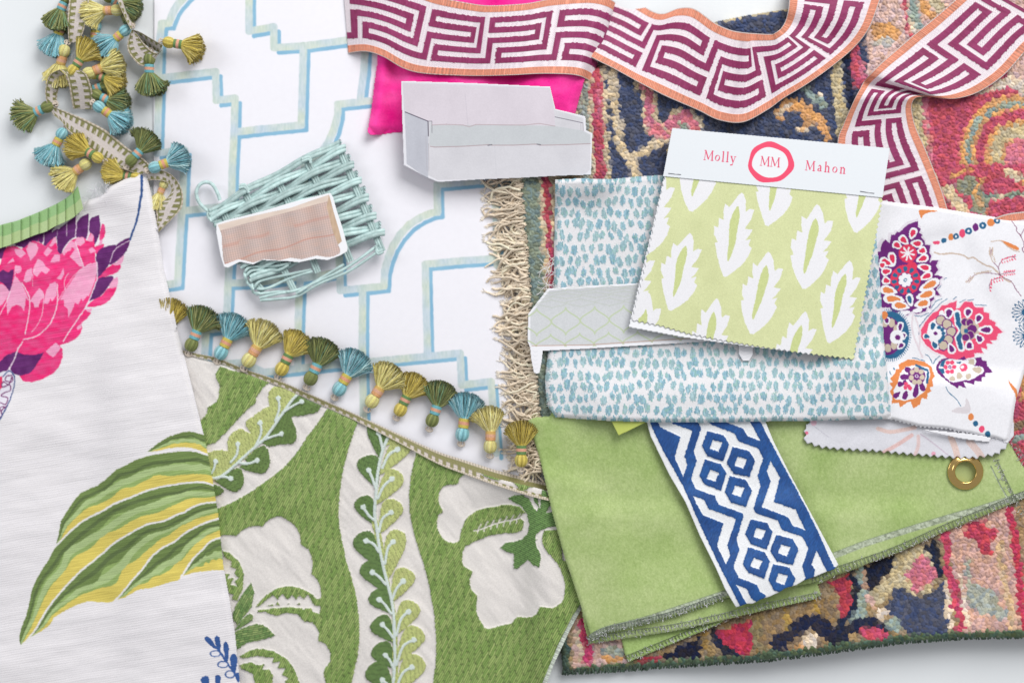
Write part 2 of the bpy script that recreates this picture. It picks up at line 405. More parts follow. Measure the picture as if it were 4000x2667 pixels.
# ================================================================== RUG
NAVY = (68, 76, 104); TAN = (210, 188, 154); RED = (194, 74, 98); PNK = (214, 112, 132); CRM = (222, 202, 180)
ORG = (218, 156, 96); GRN = (124, 140, 124); TEAL = (142, 160, 152); ROSE = (216, 176, 166); KHA = (196, 178, 138)
RX0, RY0 = 1150.0, -140.0
def rug_pattern(c):
    c.warp(4, 14, 31)
    c.col[:] = NAVY
    # right half fields
    c.poly(K_((860,-500),(900,700),(980,760),(1320,900),(1340,1600),(2900,1600),(2900,-500)), ROSE)
    c.poly(K_((1320,880),(2351,500),(2900,300),(2900,2400),(1500,2400),(1380,1500)), RED)
    ctr = K_((2290, 1400))[0]
    for r, k in ((134, ORG), (121, TEAL), (108, ORG), (98, RED), (76, ORG), (64, KHA), (36, ORG), (30, PNK)): c.disc(ctr, r, k)
    c.line(K_((1330,880),(1400,1150),(1450,1568),(1560,2100)), 36, KHA); c.line(K_((1430,880),(1440,1150),(1500,1568)), 11, PNK)
    c.poly(K_((1900,880),(2351,560),(2700,500),(2700,800),(2351,880),(2200,800)), CRM)
    c.poly(K_((2150,560),(2351,480),(2700,300),(2700,560),(2351,700),(2250,720)), ROSE)
    c.poly(K_((1000,-300),(1250,-300),(1290,100),(1320,320),(1150,520),(900,650),(900,300)), (214, 178, 170))
    c.poly(K_((960,200),(1100,210),(1190,280),(1200,350),(1100,370),(950,320)), ORG)
    c.poly(K_((1190,360),(1100,420),(980,440),(930,400),(950,340)), (190, 184, 176))
    c.line(K_((1180,-200),(1240,0),(1280,150),(1300,330)), 12, RED)
    c.line(K_((1330,-100),(1340,100),(1370,260)), 20, TEAL); c.line(K_((1400,-80),(1420,60),(1500,140)), 18, ORG)
    c.line(K_((1500,-60),(1560,60)), 30, KHA); c.line(K_((1290,100),(1330,300)), 8, CRM)
    c.line(K_((800,430),(790,600),(820,700),(820,760)), 24, RED); c.line(K_((850,560),(870,680)), 12, PNK)
    c.line(K_((640,560),(620,760),(660,960),(690,1250),(720,1568)), 26, KHA)
    c.line(K_((710,480),(730,700),(760,900),(760,1200)), 15, (36, 42, 66))
    c.line(K_((300,790),(400,880),(520,980)), 16, TEAL); c.line(K_((380,760),(540,940)), 5, CRM)
    c.poly(K_((60,1000),(130,920),(200,890),(330,920),(420,1000),(500,1080),(560,1180),(610,1300),(540,1310),(480,1200),(420,1130),(350,1200),(300,1200),(320,1120),(280,1030),(200,1000),(130,1060),(100,1130),(70,1080)), ORG)
    c.line(K_((70,1080),(130,1000),(210,960)), 6, CRM); c.line(K_((260,1200),(340,1210),(400,1130)), 6, CRM)
    # left border, its stripes and the vine
    c.poly([(1150,-200),(1362,-200),(1350,150),(1352,420),(1290,700),(1320,1600),(1150,1600)], (176, 160, 132))
    c.line([(1345,120),(1342,260),(1350,420)], 26, (150, 158, 146))
    for dx, wd, k in ((0, 46, TAN), (0, 24, RED)):
        c.line([(1362,100),(1368,200),(1373,260),(1375,330),(1380,420)], wd, k)
    c.line([(1374,210),(1376,260)], 10, PNK)
    c.line([(1396,120),(1402,160),(1408,200),(1410,240),(1419,290),(1417,315),(1426,345),(1448,365),(1476,350),(1508,322),(1533,318)], 21, TAN)
    c.line([(1448,365),(1462,410),(1470,460)], 22, TAN)
    c.line([(1470,180),(1486,215),(1492,250),(1494,290),(1512,304),(1532,304)], 34, TAN)
    c.line([(1476,180),(1488,215),(1491,250),(1493,286)], 19, PNK)
    c.line([(1500,297),(1532,303),(1545,290)], 27, PNK); c.line([(1538,290),(1548,270),(1574,262),(1594,280),(1596,300)], 34, TAN)
    c.line([(1538,290),(1550,272),(1574,267),(1590,282),(1592,300)], 24, PNK); c.disc((1565, 290), 10, TEAL)
    c.disc((1540, 350), 13, KHA); c.disc((1700, 45), 34, NAVY)
    c.line([(1610,68),(1700,30),(1850,8)], 13, KHA)
    # strip seen between fabrics and cutout, left
    c.line([(1210,380),(1220,560),(1234,800),(1248,1100),(1268,1500)], 54, (124, 140, 128))
    c.line([(1242,380),(1250,560),(1262,700),(1278,900)], 13, TAN); c.line([(1252,380),(1262,560),(1272,700)], 15, (176, 62, 82))
    c.line([(1270,380),(1276,560),(1280,700)], 10, TAN)
    # strip right of the folded floral cloth
    c.poly(O_((1560,-60),(1700,-20),(1640,60),(1650,360),(1900,420),(2200,440),(2700,500),(2700,-80)), RED)
    c.poly(O_((1700,90),(1800,50),(1900,70),(1990,180),(2020,300),(1990,400),(1880,380),(1840,250),(1740,180)), (140, 140, 118))
    c.line(O_((1640,60),(1720,20),(1850,-10)), 12, ORG); c.line(O_((1640,180),(1720,280),(1780,370)), 26, TAN); c.line(O_((1960,60),(1900,180),(1960,300),(2020,380)), 9, ORG)
    c.line(O_((2000,240),(2150,220),(2400,190)), 14, GRN); c.line(O_((2050,270),(2200,240),(2400,220)), 5, CRM)
    c.line(O_((2200,30),(2351,110),(2600,200)), 12, ORG); c.line(O_((2180,10),(2300,60)), 20, TAN)
    c.poly(M_((2100,300),(2700,300),(2700,1500),(2300,1400),(2150,1000)), RED)
    c.poly(M_((2280,300),(2700,200),(2700,560),(2300,540)), ORG); c.line(M_((2220,790),(2351,760),(2600,760)), 22, (150, 120, 90))
    c.line(M_((2250,900),(2340,850)), 12, TEAL); c.line(M_((2330,1200),(2351,1400)), 12, PNK)
    # lower right
    c.poly(Q_((-3600,300),(2900,-400),(2900,1500),(-3600,1900)), (150, 126, 94))
    c.poly(Q_((-400,1000),(0,1000),(600,750),(620,900),(600,1100),(560,1250),(0,1400),(-400,1400)), (146, 118, 84))
    c.line(Q_((30,1290),(100,1190),(210,1080),(330,1010),(430,1000),(540,1080),(640,1180)), 34, (36, 38, 60))
    c.disc(Q_((380,1170))[0], 22, CRM); c.line(Q_((180,1280),(320,1220)), 10, ORG)
    c.line(Q_((160,900),(170,1050)), 10, (190, 150, 60)); c.line(Q_((430,800),(430,900)), 8, (190, 150, 60))
    c.poly(Q_((520,640),(740,550),(760,700),(790,800),(700,950),(660,960),(630,800),(600,680)), (186, 56, 74))
    c.line(Q_((860,520),(850,700),(860,900),(760,960)), 22, TEAL); c.line(Q_((880,500),(890,640),(920,800)), 10, (206, 160, 130))
    c.line(Q_((760,540),(815,700),(790,860),(660,1030),(650,1160)), 16, (34, 40, 60))
    c.poly(Q_((870,500),(1000,430),(1190,370),(1150,470),(1050,600),(960,740),(920,740),(900,600)), (32, 36, 56))
    c.poly(Q_((1190,360),(1400,270),(1440,330),(1560,560),(1490,720),(1300,760),(1150,700),(1060,800),(930,860),(900,800),(960,720),(1100,560)), KHA)
    c.line(Q_((900,760),(980,860),(1100,900)), 12, (216, 170, 150))
    c.poly(Q_((1350,420),(1420,390),(1490,440),(1545,560),(1490,650),(1400,700),(1310,720),(1300,630),(1240,580),(1260,540),(1310,500)), PNK)
    c.poly(Q_((1160,690),(1250,660),(1280,740),(1400,770),(1500,720),(1610,620),(1620,850),(1640,1000),(1660,1100),(1400,1140),(1300,1140),(1200,1000),(1100,900),(1000,890),(1100,820)), NAVY)
    c.poly(Q_((1410,330),(1520,230),(1560,350),(1600,500),(1610,600),(1550,560),(1500,420)), (36, 42, 62))
    c.poly(Q_((770,990),(900,950),(1050,990),(1110,1080),(1090,1150),(760,1100),(700,1190),(650,1100)), (36, 40, 62))
    c.poly(Q_((810,1060),(900,1040),(1040,1050),(1120,1130),(1060,1190),(930,1190),(850,1110)), (204, 70, 96))
    c.disc(Q_((1150,1030))[0], 18, TEAL); c.disc(Q_((1040,930))[0], 12, CRM)
    c.poly(Q_((1650,150),(1750,120),(2000,-50),(2260,-50),(2300,900),(2330,1250),(1700,1250),(1820,900),(1700,560)), (206, 160, 146))
    c.line(Q_((1640,640),(1640,850),(1680,1080)), 13, CRM); c.line(Q_((1760,560),(1800,900),(1840,1060)), 9, CRM)
    c.poly(Q_((1570,200),(1660,180),(1680,300),(1650,480),(1700,560),(1740,680),(1790,900),(1810,1050),(1740,1130),(1700,1100),(1740,1000),(1670,870),(1670,700),(1630,560),(1600,350)), (206, 66, 96))
    c.poly(Q_((1790,480),(1830,400),(1880,390),(1850,500),(1870,640),(2000,680),(2130,760),(2110,830),(2210,920),(2150,980),(1950,920),(1850,880),(1820,700)), (160, 166, 156))
    c.poly(Q_((1800,150),(1900,70),(2000,50),(2010,130),(2130,180),(2090,240),(2030,260),(2050,360),(1960,370),(1910,280),(1860,250),(1800,220)), (200, 62, 84))
    c.line(Q_((2120,300),(2180,700),(2250,1100)), 16, (206, 172, 132))
    c.poly(Q_((2270,-40),(2700,-200),(2700,1200),(2380,1150)), (170, 136, 100)); c.line(Q_((2200,-40),(2260,250),(2290,500),(2320,800),(2360,1050)), 17, (202, 54, 82))
    # lower left corner under the velvet
    c.poly(S_((560,950),(1000,1150),(1040,1400),(560,1480)), (196, 160, 150)); c.line(S_((640,1000),(690,1200),(680,1360)), 22, (206, 60, 100))
    c.line(S_((860,1260),(1000,1260)), 24, (150, 160, 150)); c.line(S_((860,1340),(980,1350)), 14, ORG)
    c.line(S_((600,1050),(620,1350)), 8, TAN)
    c.poly(S_((1120,1420),(1200,1330),(1360,1290),(1340,1400)), (180, 50, 70)); c.poly(S_((1380,1340),(1420,1280),(1720,1130),(1740,1250),(1700,1330)), (30, 32, 54))
    c.line(S_((1760,1110),(1800,1300)), 18, (150, 120, 70)); c.poly(S_((1880,1080),(2180,980),(2200,1120),(2260,1200),(2100,1310),(2000,1260),(1900,1160)), (184, 44, 74))
    c.line(S_((1850,1080),(1900,1200),(2050,1310)), 16, (36, 40, 62)); c.line(S_((2240,980),(2240,1200),(2351,1290)), 22, (140, 122, 84))
    # binding along the near edge
    c.line([(1290,1545),(1500,1528),(1700,1515),(1914,1490),(2064,1470),(2214,1460),(2700,1440)], 24, (84, 108, 82))
    c.line([(1290,1545),(1268,1300)], 36, (70, 90, 76))
rug_poly = [(1330,170),(1500,100),(1650,48),(1720,34),(1812,20),(1900,5),(2050,-120),(2620,-200),(2620,1452),(2352,1464),(2214,1463),(2064,1474),(1914,1495),(1764,1514),(1640,1522),(1551,1528),(1420,1538),(1293,1545),(1278,1420),(1262,1180),(1240,1000),(1222,820),(1208,640),(1192,480),(1184,380),(1210,280),(1270,210)]
step_r = 1.7
Xr, Yr = np.meshgrid(np.arange(1150, 2500, 3.0), np.arange(-150, 1600, 3.0)); cr = Canvas(Xr, Yr, NAVY); rug_pattern(cr)
def paint_rug(c):
    X = c.X + (vn(c.X / 7, c.Y / 7, 51) - .5) * 3; Y = c.Y + (vn(c.X / 7, c.Y / 7, 52) - .5) * 3; cs = 8.6
    gx = X / cs; gy = Y / cs; ix = np.floor(gx).astype(np.int64); iy = np.floor(gy).astype(np.int64)
    best = np.full(X.shape, 9.0); second = np.full(X.shape, 9.0); bx = np.zeros(X.shape); by = np.zeros(X.shape)
    for dx in (-1, 0, 1):
        for dy in (-1, 0, 1):
            px = ix + dx + 1.0 * _h(ix + dx, iy + dy, 5) + .4 * ((iy + dy) % 2); py = iy + dy + 1.0 * _h(ix + dx, iy + dy, 6)
            d = np.hypot(gx - px, gy - py); m = d < best
            second = np.where(m, best, np.minimum(second, d)); bx = np.where(m, px, bx); by = np.where(m, py, by); best = np.where(m, d, best)
    kx, ky = bx * cs, by * cs
    j = np.clip(((kx - 1150) / 3.0).astype(int), 0, Xr.shape[1] - 1); i = np.clip(((ky + 150) / 3.0).astype(int), 0, Xr.shape[0] - 1)
    col = cr.col[i, j]
    h1 = _h((bx * 97).astype(np.int64), (by * 89).astype(np.int64), 3)[..., None]; h2 = _h((bx * 53).astype(np.int64), (by * 71).astype(np.int64), 8)[..., None]
    lum = col.mean(-1, keepdims=True); col = (col * .86 + lum * .14) * (0.86 + 0.26 * h1) + (h2 - .5) * np.array([20, 8, -16]) + 10
    edge = second - best
    c.h[:] = 4.0 * np.sqrt(np.clip(edge * 1.25, 0, 1)) * 1.15 + 1.8 * h1[..., 0] + 1.2 * vn(X / 2.2, Y / 2.2, 9) + 3 * (fbm(X / 60, Y / 60, 5) - .5)
    # the cut-pile border on the left is finer
    g = ((X < 1236 + (Y - 420) * .05))
    c.col[:] = np.clip(col, 0, 255)
def rug_mask(X, Y):
    hid = inpoly(X, Y, [(1330,480),(1990,500),(1980,900),(2200,1060),(1880,1270),(1400,1400),(1320,1100)])
    return ~hid
rz0 = lambda X, Y: 34.0 + 6 * (fbm(X / 300, Y / 300, 8) - .5) + 42 * np.exp(-((np.minimum(Y - 1500 + (X - 1764) * .09, 0)) / 70) ** 2) * np.clip((X - 1450) / 300, 0, 1)  # near edge curled up on the right, shaped to cast a wider shadow
rug = empty('rug', 1800, 800, 0, 'multicoloured hand-knotted wool rug sample in navy, pink, tan and orange with a cream fringe', 'rug')
sheet('pile', rug_poly, step_r, NAVY, paint_rug, rz0, M['wool'], thick=30, parent=rug, rnd=16, drop=13, mask=rug_mask, upadd=6)
# woven base under the pile, hairs of the binding along the near edge
bp_ = [(1293,1545),(1420,1538),(1551,1528),(1764,1514),(1914,1495),(2064,1474),(2214,1463),(2480,1458)]
rs = resamp(bp_, 520); pa, cc_ = [], []
for (x, y) in rs:
    a = random.uniform(-.5, .5); L = random.uniform(8, 19)
    z0 = random.uniform(6, 30) + 36 * min(max((x - 1450) / 300, 0), 1)
    pa.append([(x, y - 9, z0 + 10), (x + a * L * .5, y - 3 + L * .15, z0 + 4), (x + a * L, y + L * .28, max(z0 - 10, 2))])
    k = random.uniform(.7, 1.2); cc_.append((100 * k, 122 * k, 104 * k))
tubes('binding', pa, 1.7, cc_, M['wool'], rug, sides=4)
# cream cotton fringe on the left edge
pa, cc_, rr = [], [], []
for i in range(470):
    y = random.uniform(400, 1082); x0 = 1184 + (y - 400) * .075 + random.uniform(0, 10)
    L = random.uniform(34, 92) * (0.75 + .5 * vn(y / 40, 0.5, 3)); a = random.gauss(0.25, .6)
    z = 36 + random.uniform(-8, 6); p = [(x0 + 8, y, z + 2)]; x, yy = x0, y; n = 9
    for k in range(n):
        a += random.gauss(0, .34); x -= math.cos(a) * L / n; yy += math.sin(a) * L / n
        zz = max(z * (1 - (k + 1) / n * 0.95) + random.uniform(-2, 5), 5); p.append((x, yy, zz))
    p = smooth(p, 3, False); pa.append(p); k = random.uniform(.88, 1.06); cc_.append((252 * k, 234 * k, 210 * k)); rr.append(random.uniform(1.7, 3.2))
    if random.random() < .7:
        e = p[-1]; d = np.array(p[-1]) - np.array(p[-4]); ang = math.atan2(d[1], d[0])
        for q in range(7):
            b = ang + random.uniform(-.6, .6); l = random.uniform(6, 14)
            pa.append([e, (e[0] + math.cos(b) * l * .5, e[1] + math.sin(b) * l * .5, e[2] + 1), (e[0] + math.cos(b) * l, e[1] + math.sin(b) * l, max(e[2] - 1, 4))])
            cc_.append((250, 240, 226)); rr.append(.8)
tubes('fringe', pa, rr, cc_, M['yarn'], rug, sides=5, taper=False)
fz = [(1118,400),(1190,395),(1215,700),(1235,1090),(1150,1080),(1110,700)]
raise_to(fz, lambda X, Y: 14 + 20 * np.clip((X - 1110) / 90, 0, 1))

# ================================================================== EMBROIDERED GREEN FABRIC
def stitch(c, W_, m, base, ang, hgt, wd=4.5, ln=28, seed=0, var=.10, hi=(196, 206, 136)):
    X = c.X[W_]; Y = c.Y[W_]; ca, sa = math.cos(ang), math.sin(ang)
    s = X * ca - Y * sa; t = X * sa + Y * ca
    s = s + 6 * vn(X / 45, Y / 45, seed + 1)
    t = t + 7 * vn(X / 60, Y / 60, seed + 2) + 1.2 * (vn(X / 9, Y / 9, seed + 3) - .5)
    it = np.floor(t / wd).astype(np.int64); off = _h(it, it * 0, seed) * .35 + (it % 4) * .27
    si = s / ln + off; iS = np.floor(si).astype(np.int64); fs = si - iS; ft = t / wd - it
    r = _h(it, iS, seed + 4); r2 = _h(it * 3, iS, seed + 9)
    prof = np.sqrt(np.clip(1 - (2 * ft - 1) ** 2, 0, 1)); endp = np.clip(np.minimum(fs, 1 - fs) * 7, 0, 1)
    k = (0.46 + .70 * prof) * (.7 + .3 * endp) * (1 + var * (r - .5))  # shade between threads and at stitch ends put into the colour
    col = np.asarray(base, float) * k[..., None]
    col = col + (np.asarray(hi, float) - col) * (np.clip(r2 - .1, 0, 1) * .75 * prof ** 3)[..., None]  # lighter strands at random, with a painted highlight along each crown
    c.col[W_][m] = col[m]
    c.h[W_][m] = (hgt + .55 * prof * endp + .2 * r)[m]
def emb_poly(c, pts, base, ang, hgt=4.2, **k):
    sm_ = k.pop('sm', 0)
    if sm_: pts = smooth(pts, sm_)
    W_ = c.win(pts, 6); X = c.wx[W_]
    if X.size == 0: return
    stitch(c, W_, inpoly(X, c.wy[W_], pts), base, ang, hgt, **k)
def emb_leaf(c, a, b, wd, base, hgt=5.0, **k):
    ax, ay = a; bx, by = b; L = math.hypot(bx - ax, by - ay); ux, uy = (bx - ax) / L, (by - ay) / L
    W_ = c.win([a, b], wd / 2 + 3); X = c.wx[W_]; Y = c.wy[W_]
    if X.size == 0: return
    t = ((X - ax) * ux + (Y - ay) * uy) / L; d = np.abs(-(X - ax) * uy + (Y - ay) * ux); tt = np.clip(t, 0, 1)
    pr = np.power(tt, .8) * np.sqrt(np.clip(1 - tt ** 6, 0, 1)) * 1.34
    m = (t > 0) & (t < 1) & (d < wd / 2 * pr)
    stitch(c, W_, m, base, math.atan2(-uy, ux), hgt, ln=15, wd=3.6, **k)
DG = (98, 122, 66); MG = (118, 146, 76); LG = (184, 194, 122); MINT = (218, 230, 226); CREAM = (233, 228, 225)
def mint_line(c, pts, wd, sm=4):
    p = smooth(pts, sm, False) if sm else pts
    for i in range(len(p) - 1):
        a, b = p[i], p[i + 1]
        W_ = c.win([a, b], wd + 3); X = c.X[W_]; Y = c.Y[W_]
        if X.size == 0: continue
        dx, dy = b[0] - a[0], b[1] - a[1]; L2 = dx * dx + dy * dy + 1e-9
        t = np.clip(((X - a[0]) * dx + (Y - a[1]) * dy) / L2, 0, 1); d = np.hypot(X - a[0] - t * dx, Y - a[1] - t * dy)
        m = d < wd / 2
        L = math.sqrt(L2); s = (X * dx + Y * dy) / L + .8 * (-X * dy + Y * dx) / L
        k = .84 + .22 * np.abs(np.sin(s * 1.15))
        c.col[W_][m] = (np.array(MINT)[None, None] * k[..., None])[m]
        c.h[W_][m] = (6.0 + 1.6 * np.sqrt(np.clip(1 - (2 * d / wd) ** 2, 0, 1)) + .5 * np.abs(np.sin(s * 1.15)))[m]
def paint_F2(c):
    X, Y = c.X, c.Y
    c.col *= (0.97 + .05 * vn(X / 1.5, Y / 1.5, 2))[..., None]
    c.warp(1.2, 3.0, 77)
    AN = math.radians(62)
    emb_poly(c, B_((2020,230),(2150,270),(2351,310)) + E_((0,325),(130,370),(90,400),(40,460),(0,520)) + B_((2351,560),(2280,620),(2180,720),(2080,830),(1980,930),(1880,960),(1700,900),(1850,720),(1900,660),(1910,600),(1990,550),(2010,490),(2015,400),(1985,340),(1975,300)), MG, AN)
    G2 = E_((700,555),(760,560),(860,590),(960,640),(1000,670),(960,700),(930,750),(890,860),(860,960),(830,1060),(800,1180),(780,1300),(765,1440),(757,1568)) + \
         F_((757,0),(770,150),(800,300),(830,450),(880,600),(910,720),(935,850),(950,1000),(950,1150),(940,1300),(910,1420),(880,1568),(860,1700),(640,1700),(640,1568),(620,1470),(640,1420),(685,1360),(680,1280),(640,1210),(570,1180),(580,1110),(560,1060),(520,1010),(440,1000),(380,935),(280,920),(180,950),(80,910),(10,920),(20,890),(80,865),(150,840),(165,870),(200,820),(240,880),(300,830),(340,870),(400,825),(430,890),(500,860),(520,910),(580,930),(590,880),(555,870),(520,830),(480,750),(440,800),(400,760),(370,800),(330,760),(290,800),(240,750),(200,800),(160,760),(100,800),(30,860),(0,870),(20,830),(90,760),(180,700),(300,675),(400,690),(500,740),(560,790),(590,790),(600,760),(590,680),(560,620),(510,560),(520,470),(510,400),(480,340),(410,290),(405,220),(380,150),(320,90),(240,40),(180,40),(100,80),(60,130),(0,125)) + \
         C_((2280,135),(2220,170),(2170,220),(2100,205),(2030,215),(1900,260),(1800,100)) + B_((1960,1550),(2080,1500),(2200,1440),(2351,1350)) + \
         E_((0,1340),(50,1310),(150,1240),(250,1160),(350,1050),(420,950),(480,860),(540,780),(600,700),(640,640))
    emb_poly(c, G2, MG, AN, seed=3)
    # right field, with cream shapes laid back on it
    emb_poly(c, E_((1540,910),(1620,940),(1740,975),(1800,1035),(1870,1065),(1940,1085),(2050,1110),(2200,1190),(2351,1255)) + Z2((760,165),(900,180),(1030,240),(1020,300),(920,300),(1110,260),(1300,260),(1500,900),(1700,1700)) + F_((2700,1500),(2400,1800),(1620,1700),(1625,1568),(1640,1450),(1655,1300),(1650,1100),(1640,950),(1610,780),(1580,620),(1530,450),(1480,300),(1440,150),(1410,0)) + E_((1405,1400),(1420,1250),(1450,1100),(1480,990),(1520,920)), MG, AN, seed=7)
    cream = np.array(CREAM); z = 0.0
    bl1 = Z2((510,95),(600,150),(700,175),(790,168),(880,230),(915,280),(1010,300),(1040,400),(1000,420),(1100,420),(1300,600),(1250,640),(1130,640),(1060,720),(1075,830),(1105,900),(1090,980),(1080,760),(980,650),(990,560),(960,480),(900,420),(780,400),(640,430),(560,440),(480,480),(440,500),(390,560),(370,640),(350,720),(310,755),(220,740),(170,690),(135,590),(150,500),(190,470),(160,400),(150,330),(180,250),(240,220),(320,215),(350,160),(420,100))
    c.poly(bl1, cream, z, sm=3)
    c.poly(Z2((1300,300),(1010,240),(920,290),(800,345),(780,400),(900,420),(960,480),(990,560),(985,650),(960,700),(890,725),(780,745),(720,790),(780,850),(850,860),(845,1000),(920,960),(980,920),(1040,980),(1085,990),(1105,900),(1075,820),(1060,720),(1130,645),(1300,590)), cream, z)
    bl2 = Z2((700,670),(860,665),(935,620),(940,560),(900,520),(960,480),(1000,560),(985,660),(960,720),(900,740),(1060,740),(1065,700),(1130,640),(1110,720),(1130,800),(1200,890),(1260,960),(1300,1050),(1325,1160),(1310,1280),(1240,1350),(1170,1360),(1090,1350),(1060,1420),(980,1450),(880,1445),(830,1500),(740,1520),(600,1555),(560,1510),(510,1430),(500,1350),(510,1250),(450,1190),(440,1090),(465,1025),(380,970),(370,880),(390,800),(440,770),(540,715),(620,690))
    c.poly(bl2, cream, z, sm=2)
    # curled fern between the two
    emb_poly(c, Z2((340,770),(360,640),(400,560),(440,500),(520,450),(620,430),(740,435),(830,460),(890,510),(870,525),(820,510),(790,490),(770,520),(740,495),(720,530),(690,500),(660,520),(625,490),(630,545),(600,550),(580,530),(520,530),(575,580),(560,600),(480,620),(470,650),(490,670),(540,620),(560,640),(590,590),(620,640),(650,560),(690,560),(700,610),(740,545),(770,590),(820,540),(850,590),(880,540),(920,550),(940,590),(930,640),(860,665),(700,675),(600,700),(480,750),(380,800)), MG, AN, seed=8)
    emb_poly(c, Z2((1110,700),(1130,655),(1170,650),(1190,700),(1230,700),(1290,800),(1330,900),(1360,1010),(1400,1100),(1420,1220),(1440,1320),(1360,1420),(1280,1500),(1260,1400),(1310,1290),(1330,1160),(1300,1040),(1260,950),(1210,890),(1150,820),(1120,760)), MG, AN, seed=9)
    c.poly(Z2((1260,640),(1400,640),(1500,1250),(1440,1230),(1400,1080),(1370,1060),(1350,930),(1300,920),(1290,780)), cream, z)
    cl = [(480,648),(560,622),(640,590),(740,560),(840,545),(925,520)]
    c.line(Z2(*cl), 3.6, cream, z)
    for k in range(7):
        t = (k + .5) / 7; x = 490 + 420 * t; y = 640 - 112 * t ** .8
        c.line(Z2((x, y), (x + 26, y - 46)), 3.0, cream, z); c.line(Z2((x, y), (x - 8, y + 38)), 2.8, cream, z)
    for f, a, b in ((F_, (20, 880), (580, 870)), (F_, (40, 1400), (270, 1520)), (C_, (2100, 420), (2150, 760))):
        c.line([f(a)[0], f(((a[0] + b[0]) / 2, (a[1] + b[1]) / 2 - (20 if f is F_ else 0)))[0], f(b)[0]], 7, cream, z)
    # star-like calyx in dark satin stitch
    emb_poly(c, Z2((790,345),(850,315),(930,310),(990,350),(1030,430),(1060,460),(1080,430),(1030,360),(1040,300),(1070,320),(1080,400),(1090,440),(1110,260),(1150,280),(1190,400),(1150,480),(1300,460),(1300,600),(1180,610),(1100,640),(1055,680),(1050,760),(1100,880),(1085,985),(1030,970),(980,915),(930,960),(880,1000),(845,1000),(850,855),(780,845),(720,800),(770,755),(860,745),(930,720),(975,670),(990,590),(970,490),(920,420),(850,380)), (100, 134, 76), math.radians(-25), 4.0, seed=12, ln=12, hi=(120, 160, 90))
    # diagonal vine
    for a, b, wd in (((700,1000),(600,840),40),((1000,800),(860,640),46),((960,900),(860,650),46),((1080,640),(1020,400),50),((860,960),(780,700),44),((1130,640),(1090,410),48),((620,1120),(700,840),46),((560,1180),(640,870),44),((440,1200),(420,1030),44),((350,1290),(380,1050),44),((520,1190),(480,1040),30)):
        A2, B2 = Z7(a, b); emb_leaf(c, A2, B2, wd, LG, seed=int(a[0]), hi=(206, 208, 140))
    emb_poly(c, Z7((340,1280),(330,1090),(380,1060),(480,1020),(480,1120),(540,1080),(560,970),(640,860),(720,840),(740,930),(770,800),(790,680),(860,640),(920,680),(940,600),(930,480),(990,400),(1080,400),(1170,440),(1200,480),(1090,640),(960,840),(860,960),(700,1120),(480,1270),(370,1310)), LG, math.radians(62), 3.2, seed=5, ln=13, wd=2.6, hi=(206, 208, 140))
    for a, b, wd in (((1060,700),(1440,520),52),((960,900),(1200,820),58),((900,960),(1200,850),46),((700,1130),(945,1090),56),((640,1200),(930,1160),46),((440,1320),(690,1310),52),((400,1330),(660,1380),36),((380,1360),(440,1480),34)):
        A2, B2 = Z7(a, b); emb_leaf(c, A2, B2, wd, DG, seed=int(b[0]), hi=(124, 156, 86))
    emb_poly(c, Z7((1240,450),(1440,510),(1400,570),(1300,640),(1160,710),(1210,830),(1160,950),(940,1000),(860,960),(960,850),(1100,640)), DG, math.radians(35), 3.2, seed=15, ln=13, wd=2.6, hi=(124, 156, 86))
    mint_line(c, Z7((1260,450),(1180,520),(1090,640),(980,800),(880,930),(740,1050),(600,1180),(460,1290),(360,1310)), 6.5)
    for p in (((1030,520),(1040,620),(1000,740)), ((1260,550),(1180,590),(1070,660)), ((850,760),(860,860),(800,1000)), ((1060,870),(960,900),(860,940)), ((630,970),(620,1070),(560,1150)), ((820,1130),(740,1160),(650,1160)), ((410,1140),(390,1220),(350,1280)), ((560,1310),(480,1290),(390,1310))):
        mint_line(c, Z7(*p), 5.5); q = Z7(p[0]); c.disc(q[0], 6, np.array(MINT), 7.0)
    # upright vine
    dl = [E_((1130,1060),(1120,725)) + [56], E_((1110,1350),(1010,1050)) + [56], F_((1100,130),(960,-140)) + [48], F_((1150,520),(950,190)) + [56], F_((1210,740),(1010,450)) + [56], F_((1260,930),(1080,720)) + [52], F_((1275,1200),(1100,970)) + [54], F_((1280,1440),(1110,1210)) + [54], F_((1270,1640),(1050,1400)) + [58]]
    for i, (a, b, wd) in enumerate(dl): emb_leaf(c, a, b, wd, (96, 124, 70), seed=40 + i, hi=(118, 148, 82))
    ll = [E_((1190,960),(1330,770)) + [40], E_((1130,1230),(1390,880)) + [50], E_((1100,1500),(1310,1190)) + [50], F_((1130,200),(1290,-110)) + [52], F_((1190,650),(1310,160)) + [50], F_((1240,830),(1400,520)) + [52], F_((1270,1130),(1450,820)) + [52], F_((1285,1380),(1500,1060)) + [54], F_((1290,1650),(1500,1320)) + [58]]
    for i, (a, b, wd) in enumerate(ll): emb_leaf(c, a, b, wd, LG, seed=60 + i, hi=(206, 208, 140))
    emb_poly(c, F_((1085,0),(1060,100),(1120,330),(1200,640),(1240,800),(1250,1000),(1255,1400),(1240,1600),(1300,1600),(1310,1400),(1300,1200),(1300,1000),(1260,780),(1210,560),(1180,360),(1130,100)), LG, math.radians(85), 3.2, seed=33, ln=13, wd=2.6)
    mint_line(c, E_((1300,790),(1240,830),(1190,930),(1150,1050),(1120,1200),(1105,1350),(1090,1568)) + F_((1110,150),(1130,300),(1170,500),(1200,620),(1240,780),(1265,950),(1270,1150),(1275,1350),(1260,1568),(1255,1640)), 7)
